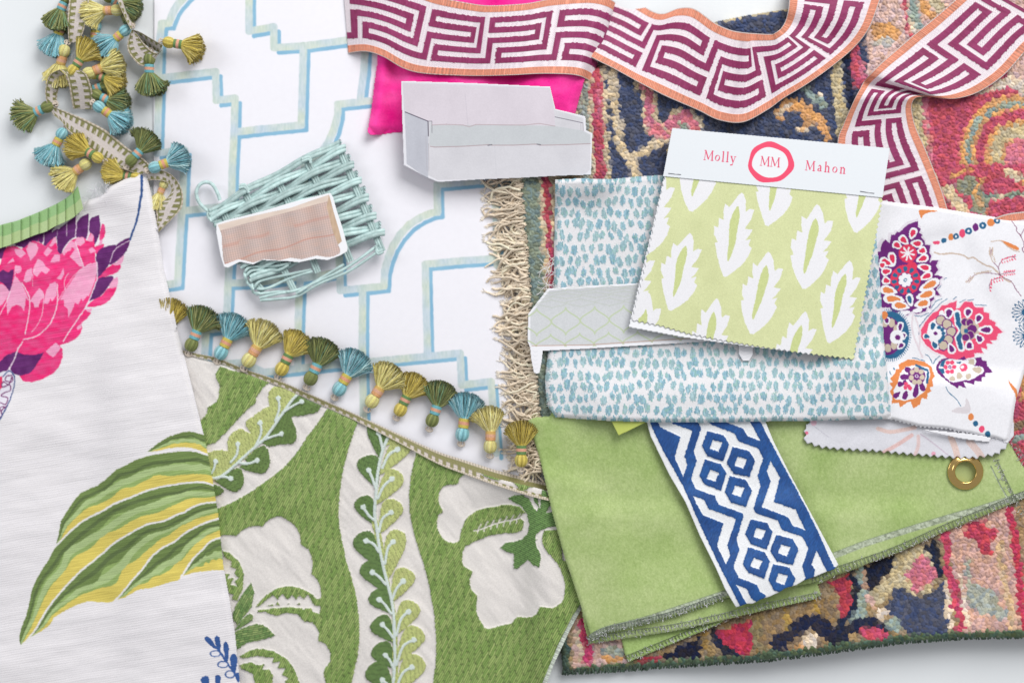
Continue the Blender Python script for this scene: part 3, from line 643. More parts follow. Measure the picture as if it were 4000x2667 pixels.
    ml = [E_((1130,840),(1150,930),(1165,1000)), E_((1035,1180),(1070,1260),(1095,1340)), E_((985,1520),(1030,1590),(1085,1640)), F_((1010,260),(1080,290),(1125,360)), F_((1070,550),(1130,590),(1190,660)), F_((1130,800),(1180,840),(1240,930)), F_((1160,1030),(1210,1080),(1260,1150)), F_((1190,1310),(1230,1360),(1265,1440)), F_((1160,1540),(1210,1580),(1250,1640)),
          E_((1300,990),(1220,1040),(1160,1160)), E_((1250,1260),(1170,1330),(1120,1440)), F_((1240,0),(1160,60),(1130,180)), F_((1260,270),(1210,330),(1185,470)), F_((1350,630),(1290,700),(1250,800)), F_((1400,910),(1330,980),(1290,1130)), F_((1450,1170),(1350,1230),(1290,1400)), F_((1430,1420),(1350,1470),(1300,1580))]
    for p in ml: mint_line(c, p, 6); c.disc(p[0], 6.5, np.array(MINT), 7.0)
    # leaves and small ferns half under the linen on the left
    emb_poly(c, C_((2130,960),(2160,860),(2230,740),(2310,640),(2335,740),(2310,870),(2240,960),(2180,1040)), (98, 130, 72), math.radians(60), 3.6, seed=21, ln=12)
    emb_leaf(c, *C_((2150,1090),(2320,940)), 18, (98, 130, 72), seed=22)
    emb_poly(c, C_((2150,1100),(2230,1060),(2351,1020)) + F_((60,1030),(110,1060),(180,1130),(100,1160),(0,1180)) + C_((2260,1200),(2190,1250),(2140,1260)), (96, 128, 72), math.radians(15), 3.6, seed=23, ln=12)
    emb_poly(c, C_((2040,350),(2110,370),(2190,440),(2240,560),(2230,700),(2180,810),(2130,800),(2150,720),(2180,680),(2150,640),(2190,600),(2150,560),(2170,520),(2120,500),(2130,450),(2080,420),(2060,400)), MG, AN, seed=24)
    emb_poly(c, C_((2060,560),(2110,560),(2090,610),(2150,600),(2120,660),(2180,680),(2160,760),(2100,740),(2070,640)), MG, AN, seed=25)
    emb_poly(c, C_((2200,1320),(2280,1270),(2351,1250)) + F_((60,1250),(150,1270),(280,1340),(350,1430),(400,1568),(400,1640),(280,1640),(260,1560),(300,1520),(240,1490),(270,1430),(200,1430),(215,1370),(150,1380),(160,1330),(90,1330),(60,1320)) + C_((2351,1320),(2240,1340)), MG, AN, seed=26)
    emb_poly(c, C_((2200,1400),(2300,1370),(2351,1400)) + F_((40,1400),(80,1390),(60,1440),(120,1440),(160,1500),(150,1568),(140,1640),(0,1640)) + C_((2320,1480),(2220,1440)), MG, AN, seed=27)
    # raise the satin a little at its own edges, soften the step
    hb = boxblur(np.minimum(c.h, 6), 2); c.h[:] = np.where(c.h > 0.01, c.h * .65 + hb * .35, hb * .6)
    # puckers of the ground cloth
    a = math.radians(-38); u = X * math.cos(a) + Y * math.sin(a); v = -X * math.sin(a) + Y * math.cos(a)
    pk = (fbm(u / 34, v / 120, 91) - .5) * 9
    inside = np.clip(1 - hb / 2.2, 0, 1)
    inside = boxblur(inside, 6)
    c.h[:] += pk * (.15 + .8 * inside) + (fbm(X / 120, Y / 120, 14) - .5) * 7 + 6
F2_poly = [(300,800),(430,814),(500,834),(560,856),(640,884),(700,914),(800,958),(900,1004),(1000,1050),(1060,1072),(1150,1100),(1245,1122),(1330,1150),(1370,1380),(1331,1390),(1316,1413),(1281,1483),(1246,1568),(1210,1660),(380,1660),(330,1200)]
emb = empty('embroidered_fabric', 850, 1250, 0, 'cream cotton cloth embroidered with leafy green vines, edged by the long row of tassels', 'fabric')
z_f2 = drape(14, 2.0)
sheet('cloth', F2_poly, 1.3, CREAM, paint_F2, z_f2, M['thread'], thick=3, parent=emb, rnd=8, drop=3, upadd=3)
def overlock(poly2, n, half, colr, thread, parent, name='overlock_stitching', zf=None, rad=.8, up=2.0, mat=None):
    r = resamp(poly2, n); d = np.gradient(r, axis=0); d /= np.linalg.norm(d, axis=1, keepdims=True); nn = np.stack([-d[:, 1], d[:, 0]], 1)
    pa = []; cc = []
    for i in range(n):
        p = r[i]; q = p + nn[i] * half + d[i] * random.uniform(-.5, 1.5); s = p - nn[i] * half * .4
        z1 = float(zf(p[0], p[1])); 
        pa.append([(s[0], s[1], z1 + up * .4), (p[0], p[1], z1 + up + .8), (q[0], q[1], z1 + up)])
        k = random.uniform(.85, 1.1); cc.append(tuple(v * k for v in thread))
    return tubes(name, pa, rad, cc, mat or M['yarn'], parent, sides=4)
overlock(S_((640,840),(590,930),(520,1060),(440,1230),(360,1400),(300,1568),(270,1660)), 150, 12, None, (224, 232, 222), emb, zf=z_f2, rad=.9, up=1)

# ================================================================== TASSELS
def loc_proj(x, y, z): return x * U, y * U, z * U
_P = P
TC = {'dark': [(128, 136, 80), (104, 118, 66), (164, 166, 108), (124, 158, 118)], 'teal': [(146, 202, 212), (116, 180, 194), (190, 226, 230), (160, 200, 214)],
      'light': [(232, 220, 146), (218, 204, 118), (244, 236, 182), (222, 208, 128)], 'olive': [(214, 194, 98), (190, 168, 70), (234, 216, 134), (202, 180, 84)]}
WC = {'dark': [(120, 186, 196), (226, 170, 142), (120, 186, 196)], 'teal': [(214, 196, 96), (228, 168, 140), (214, 196, 96)],
      'light': [(226, 170, 120), (228, 178, 150), (222, 184, 110)], 'olive': [(110, 146, 92), (228, 170, 146), (110, 146, 92)]}
def tassel_meshes(kind, seed):
    global P
    R = random.Random(seed); P = loc_proj; base = TC[kind]
    # wound head: meridian threads round a ball
    nt_, nl = 60, 16; V = []; C = []; F = []
    for i in range(nl):
        a = math.pi * (i + .5) / nl; x = -math.cos(a) * 17.5 - .5; r = 15.6 * math.sin(a) ** .8
        for j in range(nt_):
            b = 2 * math.pi * (j + i * .15) / nt_; rr = r + (.9 if j % 2 else -.4) * math.sin(a)
            V.append((x * U, rr * math.cos(b) * U, rr * math.sin(b) * U)); k = .82 + .3 * (j % 2) + .1 * math.sin(j * 7.1 + seed)
            C.append(lin(np.clip(np.array(base[(j // 2) % 3] if j % 5 == 0 else base[0]) * k, 0, 255)) * GAIN)
    for i in range(nl - 1):
        for j in range(nt_): j2 = (j + 1) % nt_; F.append((i * nt_ + j, i * nt_ + j2, (i + 1) * nt_ + j2, (i + 1) * nt_ + j))
    head = mesh_obj('tassel', V, F, np.array(C), M['yarn'], origin=(0, 0, 0))
    # binding: ten coils in three colours
    V = []; C = []; F = []; nx = 40; ns = 28
    for i in range(nx):
        x = 14 + 23 * i / (nx - 1); r = 11.6 + 1.1 * abs(math.sin(i * math.pi / 4)) - (1.5 if i in (0, nx - 1) else 0) + .8 * math.sin(math.pi * i / nx); cc = WC[kind][min(int(i / nx * 3), 2)]
        for j in range(ns):
            b = 2 * math.pi * j / ns; k = .86 + .22 * abs(math.sin(i * math.pi / 4))
            V.append((x * U, r * math.cos(b) * U, r * math.sin(b) * U)); C.append(lin(np.clip(np.array(cc) * k, 0, 255)) * GAIN)
    for i in range(nx - 1):
        for j in range(ns): j2 = (j + 1) % ns; F.append((i * ns + j, i * ns + j2, (i + 1) * ns + j2, (i + 1) * ns + j))
    wrap = mesh_obj('wrap', V, F, np.array(C), M['yarn'], origin=(0, 0, 0))
    # skirt of cut threads
    pa = []; cc = []; rr = []; skew = R.uniform(-.22, .3); spread = R.uniform(.80, 1.0)
    for i in range(640):
        u = R.uniform(-1, 1); u = math.copysign(abs(u) ** .85, u); w_ = R.uniform(-1, 1)
        if u * u + w_ * w_ > 1: continue
        ang = u * spread + skew; el = w_ * .75
        L = 63 + R.uniform(-5, 4) - 12 * abs(u) ** 2.2; n = 7; p = []
        bow = (1 - abs(u)) * R.uniform(-.25, .25); pe_ = R.uniform(-.1, .12); ph_ = [R.uniform(-1.3, 1.3) for _ in range(8)]
        for k in range(n):
            t = k / (n - 1); s = t ** .8
            x = 35 + L * t * math.cos(ang * s); y = u * 9 + L * math.sin(ang) * (t ** .74) * (1 - .07 * t ** 3 + pe_ * t ** 4) * .95 + R.uniform(-.6, .6) * t + (bow * 14 + ph_[k]) * math.sin(t * 3.1)
            z = w_ * 9 * (1 + .5 * math.sin(t * math.pi)) + L * math.sin(el) * t * .55
            p.append((x, y, z))
        if R.random() < .09: p = [(a_, b_ + 4 * R.uniform(-1, 1) * (q / n) ** 2, c_ + 4 * (q / n) ** 2) for q, (a_, b_, c_) in enumerate(p)]
        pa.append(p); c0 = np.array(R.choice(base + [base[0]] * 2)) * R.uniform(.86, 1.12); cc.append(np.stack([c0 * (1 + .08 * math.sin(k * 2.3 + i)) for k in range(n)])); rr.append(R.uniform(.9, 1.4))
    skirt = tubes('skirt', pa, rr, cc, M['yarn'], None, sides=4); 
    skirt.data.transform(__import__('mathutils').Matrix.Translation(skirt.location)); skirt.location = (0, 0, 0)
    pa = [[(-16, 0, 0), (-22, R.uniform(-2, 2), -3), (-30, R.uniform(-3, 3), -8)] for q in range(3)] + [smooth([(-20, 5, -6), (-26, 8, -8), (-30, 0, -6), (-26, -8, -8), (-20, -5, -6)], 3, False)]
    cord = tubes('cord', pa, 2.4, (218, 204, 190), M['yarn'], None, sides=5)
    cord.data.transform(__import__('mathutils').Matrix.Translation(cord.location)); cord.location = (0, 0, 0)
    P = _P
    ms = [o.data for o in (head, wrap, skirt, cord)]
    for o in (head, wrap, skirt, cord): bpy.data.objects.remove(o)
    return ms
PROTO = {(k, v): tassel_meshes(k, 10 * i + v) for i, k in enumerate(TC) for v in (0, 1, 2)}
def put_tassel(parent, kind, head, toward, z, dz=None, scale=1.0, var=None):
    """head centre, point on the skirt, height of the head; dz = drop towards the skirt"""
    ms = PROTO[(kind, var if var is not None else random.randrange(3))]
    hx, hy = head; dx, dy = toward[0] - hx, toward[1] - hy
    po = parent_org[parent.name]; l = P(hx, hy, z)
    o = bpy.data.objects.new('tassel', ms[0]); COL.objects.link(o); o.parent = parent
    o.location = tuple(l[i] - po[i] for i in range(3)); o.scale = (scale,) * 3
    o.rotation_euler = (0, dz if dz is not None else .04, math.atan2(-dy, dx))
    for nme, me in zip(('wrap', 'skirt', 'cord'), ms[1:]):
        q = bpy.data.objects.new(nme, me); COL.objects.link(q); q.parent = o
    return o

def braid(u, v, pt):
    """cream tape, olive edges and olive blocks, corded rims; u in drawing units along"""
    col = np.empty(u.shape + (3,)); col[:] = (222, 212, 208); h = np.zeros(u.shape)
    rib = .5 + .5 * np.cos(u * 2 * math.pi / 3.2)
    col *= (.93 + .07 * rib)[..., None]
    e = np.minimum(v, 1 - v); uu = u % 15.0; uu2 = (u + 7.5) % 15.0; side = np.where(v < .5, uu, uu2)
    blk = (e < .37) & (e > .12) & (side < 8.5) & ~((e > .27) & (side > 6) & (side < 7)); col[blk] = (138, 136, 84)
    ed = (e <= .13) & (e > .075); col[ed] = (134, 134, 84)
    k = .78 + .3 * np.abs(np.sin(u * 2 * math.pi / 6.5)); m = ed | blk; col[m] *= k[m][..., None]
    cord = e <= .075; col[cord] = np.where((np.floor(u / 5.5 + v * 2) % 2)[cord][..., None] > .5, np.array((214, 202, 188)), np.array((186, 172, 150)))
    h += np.where(cord, 1.6 + .9 * np.abs(np.sin(u * math.pi / 5.5)), 0) + np.where(m, .7, 0) + .25 * rib
    return col, h
def braid2(u, v, pt):
    col = np.empty(u.shape + (3,)); h = np.zeros(u.shape)
    tw = .8 + .3 * np.abs(np.sin(u * math.pi / 3.6 + v * 3)); col[:] = np.array((138, 134, 88)); col *= tw[..., None]; h += .7 * tw
    pc = (v < .2); bead = np.abs(np.sin(u * math.pi / 7.0)); col[pc] = (np.array((222, 210, 194)) * (.7 + .3 * bead)[..., None])[pc]; h = np.where(pc, 1.8 * bead, h)
    lo = (v > .52) & (v < .86); blk = (np.floor(u / 9.0) % 2) > .5; m = lo & blk; col[m] = (np.array((228, 216, 208)) * (.88 + .12 * np.sin(v * 40))[..., None])[m]
    ed = v >= .86; col[ed] = (np.array((214, 202, 184)) * (.75 + .25 * np.abs(np.sin(u * math.pi / 6)))[..., None])[ed]
    return col, h
trim2 = empty('tassel_trim', 830, 950, 0, 'tassel trim lying straight along the slanting edge of the green embroidered cloth', 'trim')
b_up = [(415,803),(450,811),(500,822),(560,846),(640,873),(700,899),(800,943),(900,989),(1000,1034),(1060,1054),(1150,1082),(1250,1106),(1290,1112)]
b_lo = [(415,812),(450,820),(500,832),(560,857),(640,886),(700,913),(800,958),(900,1008),(1000,1062),(1060,1086),(1150,1118),(1245,1146),(1290,1152)]
def pairs_from(a, b, z0, z1, us=1.0):
    out = []; L = 0
    for i, (p, q) in enumerate(zip(a, b)):
        if i: L += math.hypot(p[0] - a[i - 1][0], p[1] - a[i - 1][1])
        f0 = z0(*p) if callable(z0) else z0; f1 = z1(*q) if callable(z1) else z1
        out.append((p, q, L * us, float(f0), float(f1)))
    return out
zt = lambda x, y: float(bil(HM, x, y)) 
st_ = strip('band', pairs_from(b_up, b_lo, lambda x, y: max(zt(x, y + 6), 6) + 9, lambda x, y: max(zt(x, y), 6) + 5), braid2, None, mcross=26)
mesh_obj('band', st_[0], st_[1], st_[2], M['thread'], trim2)
TR2 = [('olive', (380,778), (396,712)), ('dark', (440,791), (463,735)), ('teal', (508,809), (538,750)), ('light', (572,826), (604,776)), ('olive', (648,846), (680,782)),
       ('dark', (714,868), (744,806)), ('teal', (780,892), (816,832)), ('light', (855,920), (892,860)), ('olive', (920,940), (950,880)), ('dark', (993,964), (1016,897)),
       ('teal', (1062,996), (1071,930)), ('light', (1126,1024), (1128,955)), ('olive', (1197,1056), (1198,985))]
for i, (k, a, b) in enumerate(TR2):
    zz = max(zt(*b), zt(*a)) + (17 + (4 if i % 2 else 0) if i else 3)
    put_tassel(trim2, k, a, b, zz, dz=.02, scale=.95 * (.96 if k == 'olive' else 1.0) * random.uniform(.97, 1.05), var=i % 3)
    raise_to([(a[0] - 14, a[1] + 10), (a[0] + 14, a[1] + 10), (b[0] + 34, b[1] - 14), (b[0] - 34, b[1] - 14)], lambda X, Y: 22 + 0 * X)

# ---- the coiled length of the same trim at the far left
trim1 = empty('tassel_trim', 230, 240, 0, 'coiled length of tassel trim heaped on the white tabletop beside the wallpaper', 'trim')
segs = [
 [((160,-30),(206,-30),0,44,44), ((158,10),(204,10),40,44,42), ((155,45),(199,45),76,42,40), ((156,75),(190,77),106,38,36), ((158,98),(178,98),130,30,30)],
 [((260,-20),(275,-24),0,60,14), ((271,5),(286,0),28,60,14), ((284,35),(298,28),60,60,14), ((300,68),(312,58),98,58,14)],
 [((304,68),(318,88),0,56,16), ((322,74),(332,102),20,56,16), ((346,88),(350,114),48,54,16), ((374,104),(366,122),80,50,20)],
 [((303,68),(310,72),0,56,50), ((294,92),(324,92),26,44,50), ((293,115),(336,106),50,38,50), ((306,136),(347,116),72,36,48), ((326,152),(362,122),96,34,46), ((352,142),(374,112),120,34,46)],
 [((110,250),(132,250),0,30,16), ((104,215),(131,222),36,46,16), ((107,190),(138,199),62,54,18), ((117,170),(147,182),86,58,22), ((137,160),(154,176),108,60,28)],
 [((138,159),(186,162),0,58,56), ((151,172),(199,172),18,56,54), ((158,195),(208,195),42,46,44), ((162,220),(213,220),68,32,30), ((168,250),(212,252),100,14,14)],
 [((106,238),(124,266),0,26,22), ((130,248),(142,280),26,26,22), ((165,262),(158,302),64,26,22), ((200,277),(186,326),102,28,24), ((245,301),(222,356),152,28,24), ((290,338),(258,378),208,28,24), ((328,364),(292,392),252,24,20), ((352,388),(326,404),290,20,18)],
 [((335,392),(340,414),0,26,22), ((365,390),(364,414),28,28,22), ((392,400),(388,422),56,32,20), ((410,420),(393,440),84,36,20), ((420,446),(380,458),112,38,20), ((418,476),(358,474),142,36,18), ((398,500),(360,500),170,30,18), ((364,534),(356,524),206,20,18)]]
bm_ = merge([strip('b', s, braid, None, mcross=34) for s in segs])
mesh_obj('band', *bm_, M['thread'], trim1)
TR1 = [('dark', (152,-4), (132,40), 30, 0), ('teal', (143,50), (124,104), 24, .1), ('light', (268,24), (218,25), 34, .1), ('dark', (250,-6), (290,20), 22, .1), ('teal', (287,71), (244,104), 40, .15),
       ('olive', (168,162), (203,108), 48, .0), ('light', (147,118), (130,168), 30, .2), ('light', (204,168), (262,140), 38, .15), ('olive', (214,170), (272,190), 24, .05),
       ('dark', (222,218), (276,244), 24, .05), ('teal', (228,246), (282,284), 34, .1), ('olive', (388,98), (448,108), 34, .05), ('dark', (343,136), (341,200), 34, .1), ('dark', (108,246), (50,272), 26, .1),
       ('teal', (142,308), (112,364), 20, .0), ('olive', (224,362), (170,332), 38, .1), ('light', (196,378), (160,402), 24, .1), ('dark', (302,368), (345,318), 38, .1), ('teal', (356,384), (420,360), 38, .1),
       ('olive', (312,408), (280,402), 16, .0), ('light', (376,424), (357,470), 10, .05), ('teal', (220,60), (216,104), 12, .0), ('dark', (205,210), (230,200), 12, 0)]
for i, (k, a, b, zz, t) in enumerate(TR1):
    sc_t = .62 if a == (376, 424) else .80
    put_tassel(trim1, k, a, b, zz, dz=t, scale=sc_t * random.uniform(.95, 1.06), var=i % 3)
for s in segs[6:7] + segs[7:8]:
    pl = [q[0] for q in s] + [q[1] for q in s][::-1]; raise_to(pl, lambda X, Y: 26 + 0 * X)

# ================================================================== WHITE PRINTED LINEN
HP = (242, 66, 134); HPD = (214, 34, 96); LP = (246, 170, 206); PUR = (104, 46, 112); WL = (246, 226, 240)
def band_fill(c, Uc, Lc, seed, n=60):
    Uc = resamp(Uc, n); Lc = resamp(Lc, n)
    c.poly([tuple(p) for p in Uc] + [tuple(p) for p in Lc[::-1]], np.array((224, 206, 108)))
    s = np.arange(n)
    for f, col, sd in ((.66, (150, 176, 108), 1), (.58, (176, 198, 140), 2), (.36, (116, 138, 82), 3)):
        wob = (vn(s / 4.0, s * 0, seed + sd) - .5) * .16
        fr = (f + wob)[:, None]; mid = Uc * (1 - fr) + Lc * fr
        if f == .58:
            fr0 = (.38 + wob)[:, None]; top = Uc * (1 - fr0) + Lc * fr0
        else: top = Uc
        c.poly([tuple(p) for p in top] + [tuple(p) for p in mid[::-1]], np.array(col))
    wob = (vn(s / 5.0, s * 0, seed + 9) - .5) * .14; fr = (.2 + wob)[:, None]
    mid = Uc * (1 - fr) + Lc * fr; fr2 = (.30 + wob)[:, None]; m2 = Uc * (1 - fr2) + Lc * fr2
    c.poly([tuple(p) for p in mid] + [tuple(p) for p in m2[::-1]], np.array((98, 116, 74)))
def paint_F1(c):
    X, Y = c.X, c.Y; c.warp(.8, 4, 5)
    # flower
    body = A_((-60,860),(0,860),(40,740),(60,700),(130,690),(200,720),(240,690),(300,640),(360,660),(420,690),(460,640),(510,610),(530,740),(560,770),(620,680),(660,635),(700,620),(760,605),(800,640),(830,570),(860,600),(870,680),(875,820),(890,900),(890,1000),(815,1190),(790,1230),(780,1270),(835,1300),(800,1360),(750,1395),(755,1440),(740,1490),(700,1540),(650,1568)) + B_((600,20),(545,35),(575,70),(575,150),(540,240),(480,300),(380,350),(290,375),(210,365),(180,320),(140,240),(60,130),(-60,330))
    rp = lambda x, y: np.array(HP) + ((fbm(x / 16, y / 9, 3) - .5) * 46)[:, None] * np.array([.4, -1.4, -.8])
    pp = lambda x, y: np.array(PUR) + ((fbm(x / 14, y / 14, 6) - .5) * 26)[:, None]
    lp = lambda x, y: np.array(LP) + ((fbm(x / 14, y / 10, 9) - .5) * 26)[:, None] * np.array([.2, 1, .6])
    for q in (((400,680),(410,600),(460,570),(530,530),(520,600),(460,660),(430,690)), ((300,600),(400,575),(405,640),(380,670),(345,640)), ((130,690),(280,620),(240,735),(200,700)), ((-40,700),(50,690),(70,810),(-40,805)),
              ((520,620),(530,540),(610,480),(700,410),(700,500),(700,600),(640,640),(590,700),(560,770),(530,740)), ((700,500),(720,450),(760,415),(815,392),(812,470),(810,560),(795,630),(760,612),(700,612)), ((815,470),(830,440),(870,420),(912,405),(922,500),(915,580),(890,650),(865,690),(860,620),(820,560))):
        c.poly(A_(*q), pp, sm=0)
    c.poly(A_((500,520),(600,450),(700,380),(560,360),(200,560),(100,640),(160,690),(330,650),(420,640)), pp)
    c.poly(body, rp)
    for q in (((935,490),(960,500),(968,560),(950,620),(915,640),(920,560)), ((870,700),(950,670),(945,720),(900,780),(880,760)), ((890,985),(1000,880),(1080,840),(1110,870),(1080,930),(990,965),(920,985)), ((800,1245),(850,1190),(930,1150),(990,1080),(1070,1070),(1040,1140),(980,1210),(890,1245))): c.poly(A_(*q), rp, sm=3)
    for q in (((1010,860),(1060,850),(1140,770),(1130,830),(1110,860),(1080,870)), ((1000,1060),(1040,990),(1080,975),(1085,1030),(1070,1070),(1020,1080)), ((780,1270),(850,1262),(830,1300),(800,1290)), ((700,1440),(760,1390),(745,1440),(715,1460)), ((920,640),(945,640),(935,680),(900,690))): c.poly(A_(*q), lp)
    for q in (((880,800),(900,740),(960,700),(1065,682),(1040,740),(1010,820),(990,880),(895,985),(890,880)), ((1005,860),(1020,790),(1060,700),(1110,650),(1190,615),(1185,680),(1160,740),(1120,790),(1060,840)), ((815,1190),(850,1100),(890,1000),(960,975),(1045,970),(1010,1040),(960,1110),(910,1160),(850,1185)), ((-40,1000),(20,910),(70,930),(125,905),(120,980),(95,1105),(60,1070),(20,1030))): c.poly(A_(*q), pp, sm=3)
    # tips
    tips = [((590,1110),(640,1040),(720,920),(830,850),(890,840),(893,920),(875,1000),(840,1100),(815,1150),(800,1145),(760,1200),(745,1170),(720,1230),(690,1210),(660,1290),(625,1350),(622,1270),(590,1240),(585,1180),(550,1190)),
            ((400,1220),(420,1110),(460,1040),(510,1015),(525,1080),(520,1140),(480,1200),(465,1170),(440,1220)), ((270,1200),(310,1140),(360,1075),(400,1110),(395,1170),(370,1190),(350,1250),(320,1255),(305,1210)),
            ((60,1180),(110,1050),(140,960),(200,1040),(240,1120),(265,1200),(240,1165),(220,1290),(190,1240),(150,1230),(110,1250),(65,1330)), ((300,910),(345,810),(390,830),(420,880),(460,910),(420,950),(380,920),(340,975),(310,950)),
            ((215,1010),(240,920),(290,890),(300,960),(280,1010),(240,1030)), ((130,960),(140,870),(190,870),(200,920),(150,950)), ((570,760),(600,700),(650,640),(690,660),(720,720),(740,800),(770,890),(720,870),(690,830),(640,790),(680,720),(620,740),(590,780)),
            ((690,650),(710,610),(770,610),(780,660),(740,690),(700,680)), ((800,640),(840,570),(860,600),(850,650),(820,650)), ((240,720),(270,650),(330,670),(360,700),(330,770),(280,830),(260,770)), ((130,720),(200,720),(240,760),(190,800),(150,770)),
            ((460,840),(500,770),(550,770),(550,830),(500,840)), ((520,990),(560,940),(580,890),(590,950),(560,1000)), ((-60,1040),(20,1040),(60,1070),(90,1110),(60,1170),(20,1230),(-60,1260)), ((810,720),(850,700),(880,740),(830,760)), ((400,760),(440,700),(480,730),(430,790)), ((60,860),(120,800),(130,830),(80,850)), ((450,690),(500,610),(520,650),(470,700))]
    for q in tips: c.poly(A_(*q), lp)
    for q in (((350,660),(340,690),(370,720),(350,620)), ((140,930),(180,960),(200,920),(190,1000),(150,980)), ((360,1000),(380,950),(440,940),(470,980),(430,1010)), ((600,760),(640,740),(660,700),(690,720),(640,790),(610,810))): c.poly(A_(*q), rp)
    for l, wd in ((A_((200,1030),(265,1150),(270,1280),(230,1500)), 2.0), (A_((525,1040),(530,1180),(500,1320),(440,1430),(330,1520),(210,1550)), 2.0), (A_((890,840),(893,980),(860,1080),(800,1230),(700,1380),(620,1500),(580,1568)), 2.2), (A_((400,1130),(390,1300),(340,1420),(290,1480)), 1.2), (A_((690,650),(740,800),(770,880)), 1.5),
                  (A_((600,1100),(590,1010),(630,940)), 1.2), (A_((530,1200),(600,1080),(700,940),(830,850)), 1.2), (A_((320,900),(300,980),(300,1060)), 1.0), (A_((700,420),(700,520),(690,620)), 1.6), (A_((815,470),(812,560),(790,640)), 1.6), (A_((1190,640),(1060,720),(1010,840)), 1.4), (A_((615,470),(612,600)), 1.2), (A_((405,580),(400,660)), 1.5), (A_((0,1320),(60,1200),(95,1110)), 1.6)): c.line(l, wd, np.array(WL), sm=4)
    for q in (((95,262),(110,160),(145,90),(220,120),(310,125),(405,100),(370,160),(320,240),(270,295),(190,315),(130,300)), ((-40,230),(50,130),(140,95),(100,220),(60,290),(-40,320))): c.poly(B_(*q), pp)
    c.poly(B_((420,90),(510,10),(560,55),(530,100),(490,145),(450,120)), lp)
    c.line(B_((210,0),(165,70),(125,180),(60,280),(-10,340)), 2.2, np.array(WL), sm=4)
    # seed pod and its squiggles
    c.poly(B_((80,265),(132,320),(128,420),(90,540),(40,640),(-40,760),(-60,300)), np.array((236, 232, 244)))
    c.poly(B_((-40,330),(20,320),(20,420),(-20,470),(-40,470)), np.array((232, 60, 110)))
    for l in (((110,310),(60,320),(50,360),(110,370),(110,320),(80,400),(30,370),(20,420),(90,400),(95,450),(40,470),(10,500),(70,520),(50,580),(0,560)), ((60,590),(10,640),(40,600),(0,610),(20,680),(-20,700))): c.line(B_(*l), 2.2, np.array((120, 50, 110)), sm=3)
    c.line(B_((30,320),(80,268),(132,320),(128,420),(90,540),(40,640),(-30,770)), 2.6, np.array((60, 84, 140)), sm=2)
    # blue stem
    c.line(A_((1300,50),(1302,180),(1285,300),(1260,440),(1195,630)), 6.0, np.array((62, 92, 146)), sm=4, taper=.75)
    # variegated leaf
    top = B_((1345,1020),(1450,935),(1560,870),(1700,828),(1780,830),(1860,858),(1950,900)); topv = B_((1345,1020),(1450,1012),(1560,988),(1680,978),(1800,996),(1885,1030),(1960,1060))
    band_fill(c, top, topv, 3)
    O1 = B_((1990,1070),(1885,1045),(1800,1015),(1680,1005),(1560,1020),(1400,1040),(1250,1085),(1130,1150),(1060,1180),(980,1260),(900,1320),(740,1390),(680,1460),(640,1520),(610,1568)) + C_((600,10),(560,80),(540,200),(515,300))
    V1 = B_((2050,1350),(1930,1310),(1850,1290),(1700,1300),(1500,1330),(1350,1370),(1200,1430),(1050,1490),(950,1550)) + C_((870,20),(760,80),(660,160),(580,240),(515,305))
    TIP = C_((192,1225))[0]
    edgeL = C_((450,430),(390,520),(330,620),(290,720),(270,830),(240,950),(200,1050),(180,1130),(178,1190)) + [TIP]
    V2 = B_((2050,1470),(1960,1475),(1850,1490),(1750,1530),(1690,1568)) + C_((1640,15),(1500,80),(1350,110),(1200,190),(1050,280),(950,370),(850,450),(740,540),(640,640),(540,750),(440,880),(380,980),(320,1080),(240,1180)) + [TIP]
    bot = C_((300,1130),(380,1090),(450,1040),(500,960),(600,900),(700,850),(830,810),(900,825),(1000,825),(1060,805))
    V3 = C_((2100,40),(1985,65),(1850,110),(1700,190),(1600,270),(1500,320),(1400,400),(1300,530),(1200,640),(1120,740),(1060,805))
    V4 = C_((2120,220),(2015,235),(1930,270),(1850,350),(1770,430),(1710,520),(1665,590)); bot4 = C_((1665,590),(1640,620),(1530,650),(1400,690),(1260,710),(1150,780),(1060,805))
    band_fill(c, O1, V1, 11); band_fill(c, V1 + edgeL, V2, 23)
    band_fill(c, V2, V3 + bot[::-1] + C_((240,1180)), 37); band_fill(c, V3, V4 + bot4, 51)
    band_fill(c, V4, C_((2120,530),(1960,530),(1880,540),(1830,545),(1750,560),(1665,590)), 63)
    for l in (topv, V1, V2, V3, V4): c.line(l, 4.2, np.array((240, 238, 240)), sm=3)
    # blue sprig
    BL = np.array((62, 96, 158))
    c.line(C_((1990,1240),(2040,1310),(2090,1390),(2150,1470),(2190,1540)), 5, BL, sm=3)
    for a, b, wd in (((1985,1250),(1885,1140),14), ((2015,1290),(1990,1130),15), ((2085,1380),(2072,1185),14), ((2150,1480),(2145,1295),19), ((1910,1600),(1870,1505),22), ((2000,1600),(2002,1490),16), ((2190,1560),(2180,1470),14)): c.leaf(*C_(a, b), wd, BL, fat=.5)
    for q, r1, r2 in (((1978,1295), 13, 8), ((2048,1395), 13, 8.5), ((2112,1485), 12, 9)):
        p = C_(q)[0]; c.disc(p, r1, BL, ry=r2); c.disc(p, r1 - 3, np.array((238, 236, 243)), ry=r2 - 2.6)
    # slub weave: ribs rising to the right
    a = math.radians(-9.5); u = X * math.cos(a) + Y * math.sin(a); v = -X * math.sin(a) + Y * math.cos(a)
    sl = fbm(u / 60, v / 3.4, 71, 2) - .5; sl2 = vn(u / 22, v / 1.9, 72) - .5
    rib = np.sin(v * 2 * math.pi / 5.2 + 5 * vn(u / 70, v / 40, 75)) * (.35 + .65 * vn(u / 40, v / 12, 76)); c.h[:] = rib * .42 + sl * .45 + sl2 * .12 + 5 + (fbm(X / 200, Y / 90, 12) - .5) * 14 + 3.2 * (fbm(u / 240, v / 28, 73) - .5)
